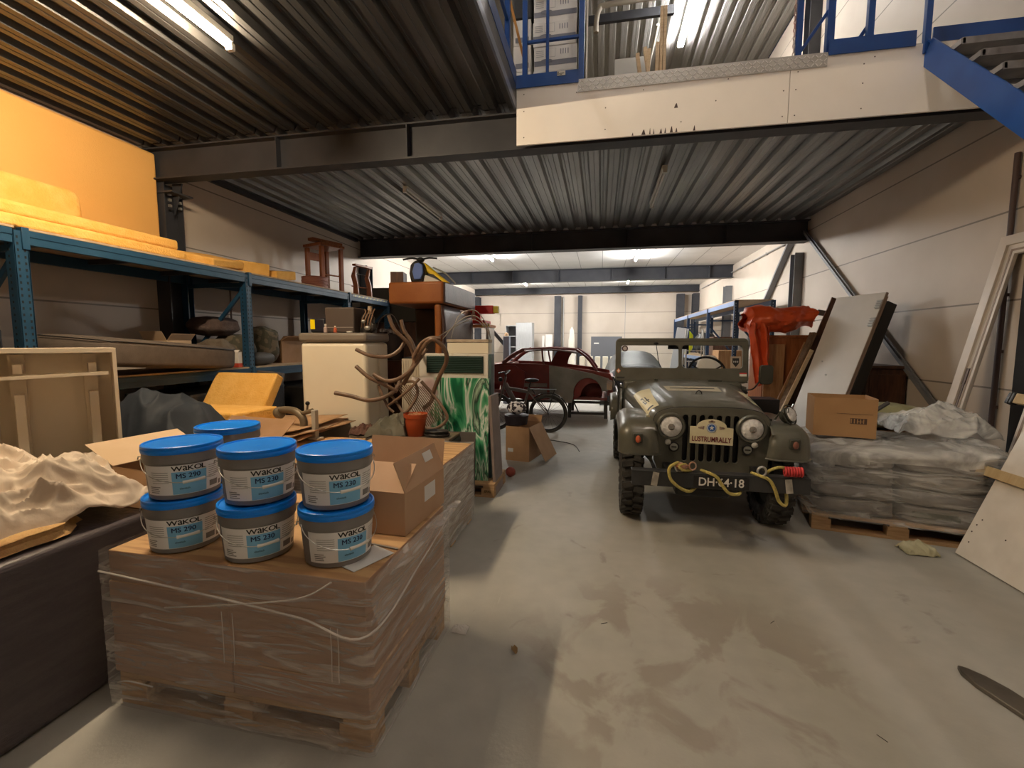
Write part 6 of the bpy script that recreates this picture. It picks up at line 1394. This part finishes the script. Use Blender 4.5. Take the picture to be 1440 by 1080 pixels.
# white door panel leaning, with black backing
wdp = mat('door_white', (.62, .60, .57), (.70, .68, .65), 2, .4, 0, .03)
def frame_obj(name, label, cat, P0, P1, P2, th):
    """thin slab given by three corners (bottom-left, bottom-right, top-left); returns root with local axes u, v, n"""
    P0, P1, P2 = Vector(P0), Vector(P1), Vector(P2); u = (P1 - P0); v = (P2 - P0); w_ = u.length; h_ = v.length; u.normalize(); v = (v - u * v.dot(u)).normalized(); n = u.cross(v)
    t = thing(name, label, cat); t.matrix_world = Matrix(((u[0], v[0], n[0], P0[0]), (u[1], v[1], n[1], P0[1]), (u[2], v[2], n[2], P0[2]), (0, 0, 0, 1)))
    return t, w_, h_
t, w_, h_ = frame_obj('leaning_door', 'white flat door leaning against the right wall with black backing', 'door', (2.49, 6.95, .02), (2.72, 6.25, .02), (3.26, 7.2, 2.23), .04)
MB().bb(0, w_, 0, h_, -.02, .015).build('leaf', wdp, t, bevel=.003)
MB().bb(.05, w_ + .03, .08, h_ - .10, -.17, -.03).build('backing', black_plastic, t, bevel=.004)
mb = MB(); mb.bb(w_ - .01, w_ + .008, 0, h_, -.02, .012); mb.bb(w_ + .008, w_ + .016, 0, h_ * .98, -.028, -.018); mb.build('gap_or_seal', mat('seal_brown', (.30, .22, .17), rough=.5), t)
for yy in (.62, h_ * .83, h_ * .93):
    mb = MB(); mb.bb(w_ - .05, w_ + .01, yy - .06, yy + .06, .015, .03)
    for q in range(4): mb.box((w_ - .02, yy - .045 + q * .03, .035), (.07, .012, .014))
    mb.build('hinge', galv2, t)
mb = MB(); mb.lathe([(.012, 0), (.012, .01), (.001, .012)], 10, Matrix.Translation((w_ * .45, h_ * .52, .015))); mb.lathe([(.012, 0), (.012, .006), (.001, .007)], 10, Matrix.Translation((w_ * .25, h_ * .60, .015))); mb.build('knob', galv2, t)
mb = MB()
for dy in (0, .06): mb.bar((-.06, .60 + dy, .03), (.04, .62 + dy, .03), .012)
mb.bar((-.01, .50, .03), (-.01, .75, .03), .015, .01); mb.build('latch', galv2, t)
slab('black_case', 'black flat case behind the vehicle beside the leaning door', (1.80, 5.62, .62), (.34, .3, .35), (0, 0, 0), m=black_plastic, cat='case', bev=.006)
slab('tool_chest', 'dark chest under the black flat case', (1.88, 5.68, 0), (.36, .42, .615), m=wood_dk, cat='chest', bev=.01)
# dark cabinet at the wall
t = thing('wall_cabinet', 'dark brown wooden cabinet by the right wall behind the leaning door', 'cabinet', (3.60, 7.05, 0))
MB().bb(-.20, .25, -.42, .42, 0, 1.27).build('cabinet_body', wood_dk, t, bevel=.004); MB().bb(-.22, .26, -.45, .44, 1.27, 1.31).build('top', wood_dk, t, bevel=.008)
MB().bb(-.17, .22, -.435, -.422, .08, 1.2).build('side_inset', wood_dk, t, bevel=.006)
# cabinet with orange tarpaulin, boards
t = thing('tall_cupboard', 'tall brown wooden cupboard below the orange tarpaulin', 'cupboard', (2.86, 7.95, 0))
MB().bb(-.38, .30, -.3, .35, 0, 1.68).build('cupboard_body', wood_red, t, bevel=.006)
MB().bb(-.40, .32, -.32, .36, 1.68, 1.72).build('top', wood_red, t, bevel=.006)
MB().bb(-.37, -.09, -.345, -.302, .03, 1.58).build('door', wood_mid, t, bevel=.008)
tarp = mat('orange_tarp', (.62, .075, .02), (.72, .11, .03), 5, .35, 0, .5, 9)
mb = MB()
def tp(u, v):
    a = 2 * math.pi * v; x = sm(-.52, .48, u); r = .21 + .035 * math.sin(5 * u) + .03 * (1 - min(1, 3 * abs(NZ.noise(Vector((u * 3, v * 9, 4)))))) + .05 * NZ.noise(Vector((u * 4, math.cos(a) * 1.5, math.sin(a) * 1.5))) + .03 * abs(NZ.noise(Vector((u * 9, math.cos(a) * 3, math.sin(a) * 3))))
    if u < .03: r *= .6
    if u > .97: r *= .4
    return (x + .03 * math.sin(3 * a), .0 + math.cos(a) * r * 1.25, .20 + math.sin(a) * r * .78 + .05 * u + .015 * math.sin(9 * u))
mb.grid(tp, 40, 40)
tpo = mb.build('tarpaulin', tarp, smooth=70, loc=(2.72, 7.78, 1.745)); tag(tpo, 'rolled orange tarpaulin draped over the tall brown cupboard', 'tarpaulin')
mb = MB(); mb.grid(lambda u, v: (sm(-.52, -.22, u) + .14 * (1 - v) - .10 * u * (1 - v) + .02 * NZ.noise(Vector((u * 2, v * 7, 1))), -.29 + .045 * math.sin(13 * u + 2 * v) + .04 * NZ.noise(Vector((u * 6, v * 5, 3))), sm(-.74, .16, v) - .07 * math.sin(7 * u) * (1 - v)), 24, 20); mb.build('hanging_end', tarp, tpo, solid=.006, smooth=70)
for k, (a, b, w_, m_) in enumerate((((2.55, 7.32, 0), (3.34, 7.45, 2.25), .10, wood_dk), ((2.35, 7.30, 0), (2.98, 7.38, 1.6), .09, wood_mid), ((2.36, 7.12, 0), (2.98, 7.22, 1.5), .05, wood_lt))):
    mb = MB(); mb.bar(a, b, w_, .03, (0, 1, 0)); o = mb.build('leaning_plank', m_, bevel=.003); tag(o, ['dark plank leaning between the cupboard and the white door', 'brown plank leaning right of the tall cupboard', 'thin pale plank leaning beside the white door'][k], 'plank', 'planks between cupboard and door')
mb = MB(); mb.bar((2.50, 7.22, .3), (3.02, 7.30, 1.75), .12, .04); tag(mb.build('bark_slab', mat('bark', (.12, .075, .045), (.2, .13, .08), 14, .9, 0, 1.0, 20)), 'rough bark covered slab among the planks', 'plank')
mb = MB(); mb.bb(-.09, .09, -.04, .04, 0, .09); tag(mb.build('wall_bracket', mat('bracket_grey', (.10, .075, .07), rough=.5), loc=(3.68, 8.6, 2.06), rot=(0, 12, -15)), 'small dark box fixed high on the wall behind the leaning door', 'box')
# white frame leaning at the wall on the far right
fm = mat('frame_white', (.66, .60, .54), rough=.4)
t, w_, h_ = frame_obj('window_frame', 'tall white frame leaning against the right wall beside the pipe', 'frame', (3.30, 5.35, .02), (3.30, 4.35, .02), (3.84, 5.38, 2.62), .05)
out = [(0, 0), (w_, 0), (w_, h_), (0, h_)]
plate('outer_frame', out, [[(.09, .09), (.09, h_ - .09), (w_ - .09, h_ - .09), (w_ - .09, .09)]], .05, fm, t, bevel=.003)
plate('inner_rebate', [(.091, .091), (w_ - .091, .091), (w_ - .091, h_ - .091), (.091, h_ - .091)], [[(.18, .18), (.18, h_ - .18), (w_ - .18, h_ - .18), (w_ - .18, .18)]], .03, fm, t, bevel=.002, loc=(0, 0, -.012))
plate('seal', [(.135, .135), (w_ - .135, .135), (w_ - .135, h_ - .135), (.135, h_ - .135)], [[(.155, .155), (.155, h_ - .155), (w_ - .155, h_ - .155), (w_ - .155, .155)]], .02, mat('seal_brown', (.30, .22, .17)), t, loc=(0, 0, -.003))
mb = MB(); mb.bb(.10, .125, .95, 1.30, .004, .012); mb.bb(.095, .13, 1.2, 1.36, .004, .014); mb.build('lock_plate', mat('lock_dark', (.12, .09, .08), rough=.4, metal=.6), t)
# black upright panel behind the leaning boards
slab('black_sheet', 'black sheet at the right picture edge behind the battened boards', (3.835, 4.60, 0), (.03, .95, 2.25), (0, 0, 0), m=mat('black_matt', (.012, .012, .014), rough=.6), cat='panel', bev=.002)
# battened white board leaning at the right
brd = mat('board_white', (.62, .58, .52), (.70, .66, .60), 5, .5, 0, .03)
bat = mat('batten_wood', (.40, .29, .14), (.47, .35, .19), 6, .65, 0, .15, 30, (6, 1, 6))
t, w_, h_ = frame_obj('battened_board', 'large white board with wooden battens leaning on the right wall', 'board', (2.68, 3.90, .012), (2.68, 1.4, .012), (3.60, 3.90, 2.55), .03)
MB().bb(0, w_, 0, h_, -.03, 0).build('board_sheet', brd, t, bevel=.002)
MB().bb(-.006, w_, -.008, h_, -.045, -.031).build('edge_trim', mat('edge_grey', (.22, .20, .17), rough=.5), t)
for k, (y0, off) in enumerate(((.62, -.14), (1.20, -.13))):
    mb = MB(); mb.bb(off, w_, y0, y0 + .075, .001, .05); mb.build('batten', bat, t, bevel=.003)
mb = MB()
for (x, y) in ((.06, .12), (.04, .2), (.05, .26), (.07, .31), (.3, .25), (.05, 1.35), (.10, 1.5), (.08, 1.7)): mb.lathe([(.006, 0), (.006, .001), (.0005, .001)], 8, Matrix.Translation((x, y, 0.0005)))
mb.build('screw_head', mat('screw_dark', (.06, .04, .04)), t)
mb = MB(); mb.bb(-.20, -.14, 1.19, 1.28, -.0, .05); mb.bb(-.175, -.16, 1.185, 1.285, -.002, .054); mb.build('clamp', black_plastic, t, bevel=.008)
# metal strip on the floor
mb = MB(); P = [(-.62, 0.0)] + [(.0 + .05 * math.cos(R(a)), .075 * 0 + .036 * math.sin(R(a))) for a in ()]
out = [(0, -.06), (1.3, -.06), (1.3, .06), (.04, .06), (-.04, .045), (-.10, .015), (-.12, -.01), (-.08, -.04)]
mb.prism(out, .022, None, .002)
tag(mb.build('metal_strip', mat('strip_steel', (.12, .11, .095), (.17, .155, .135), 9, .35, .7), loc=(1.80, 2.36, 0), rot=(0, 0, -72), bevel=.004), 'flat grey steel strip with rounded end lying on the floor lower right', 'strip')
# small litter
mb = MB(); mb.grid(lambda u, v: ((u - .5) * .035 * (1 - abs(v - .5)), (v - .5) * .05, .006 + .01 * (u - .5) ** 2 * 4 + .006 * v), 6, 6); tag(mb.build('dry_leaf', mat('leaf_brown', (.22, .14, .06), (.3, .2, .09), 30, .8), loc=(-.41, 2.17, .0), rot=(0, 0, 30)), 'dry brown leaf on the floor right of the front pallet', 'leaf')
for k, (x, y, r) in enumerate(((.05, 2.5, 20), (1.15, 1.95, -60), (1.0, 2.7, 40))):
    mb = MB(); mb.tube([(-.02, 0, .003), (.02, .004, .003)], .0015, 5); tag(mb.build('straw_bit', black_plastic, loc=(x, y, 0), rot=(0, 0, r)), ['thin dark splinter on the brown floor stain', 'thin dark splinter on the floor near the steel strip', 'thin dark splinter on the floor in front of the bumper'][k], 'splinter', 'floor splinters')
cloth('film_scrap', 'small scrap of clear film on the floor by the front pallet corner', -.74, 2.28, .002, .09, .07, .04, 5.5, mat('clear_crumple', (.8, .78, .75)), 20, 0, cat='plastic film', nx=24, ny=24)
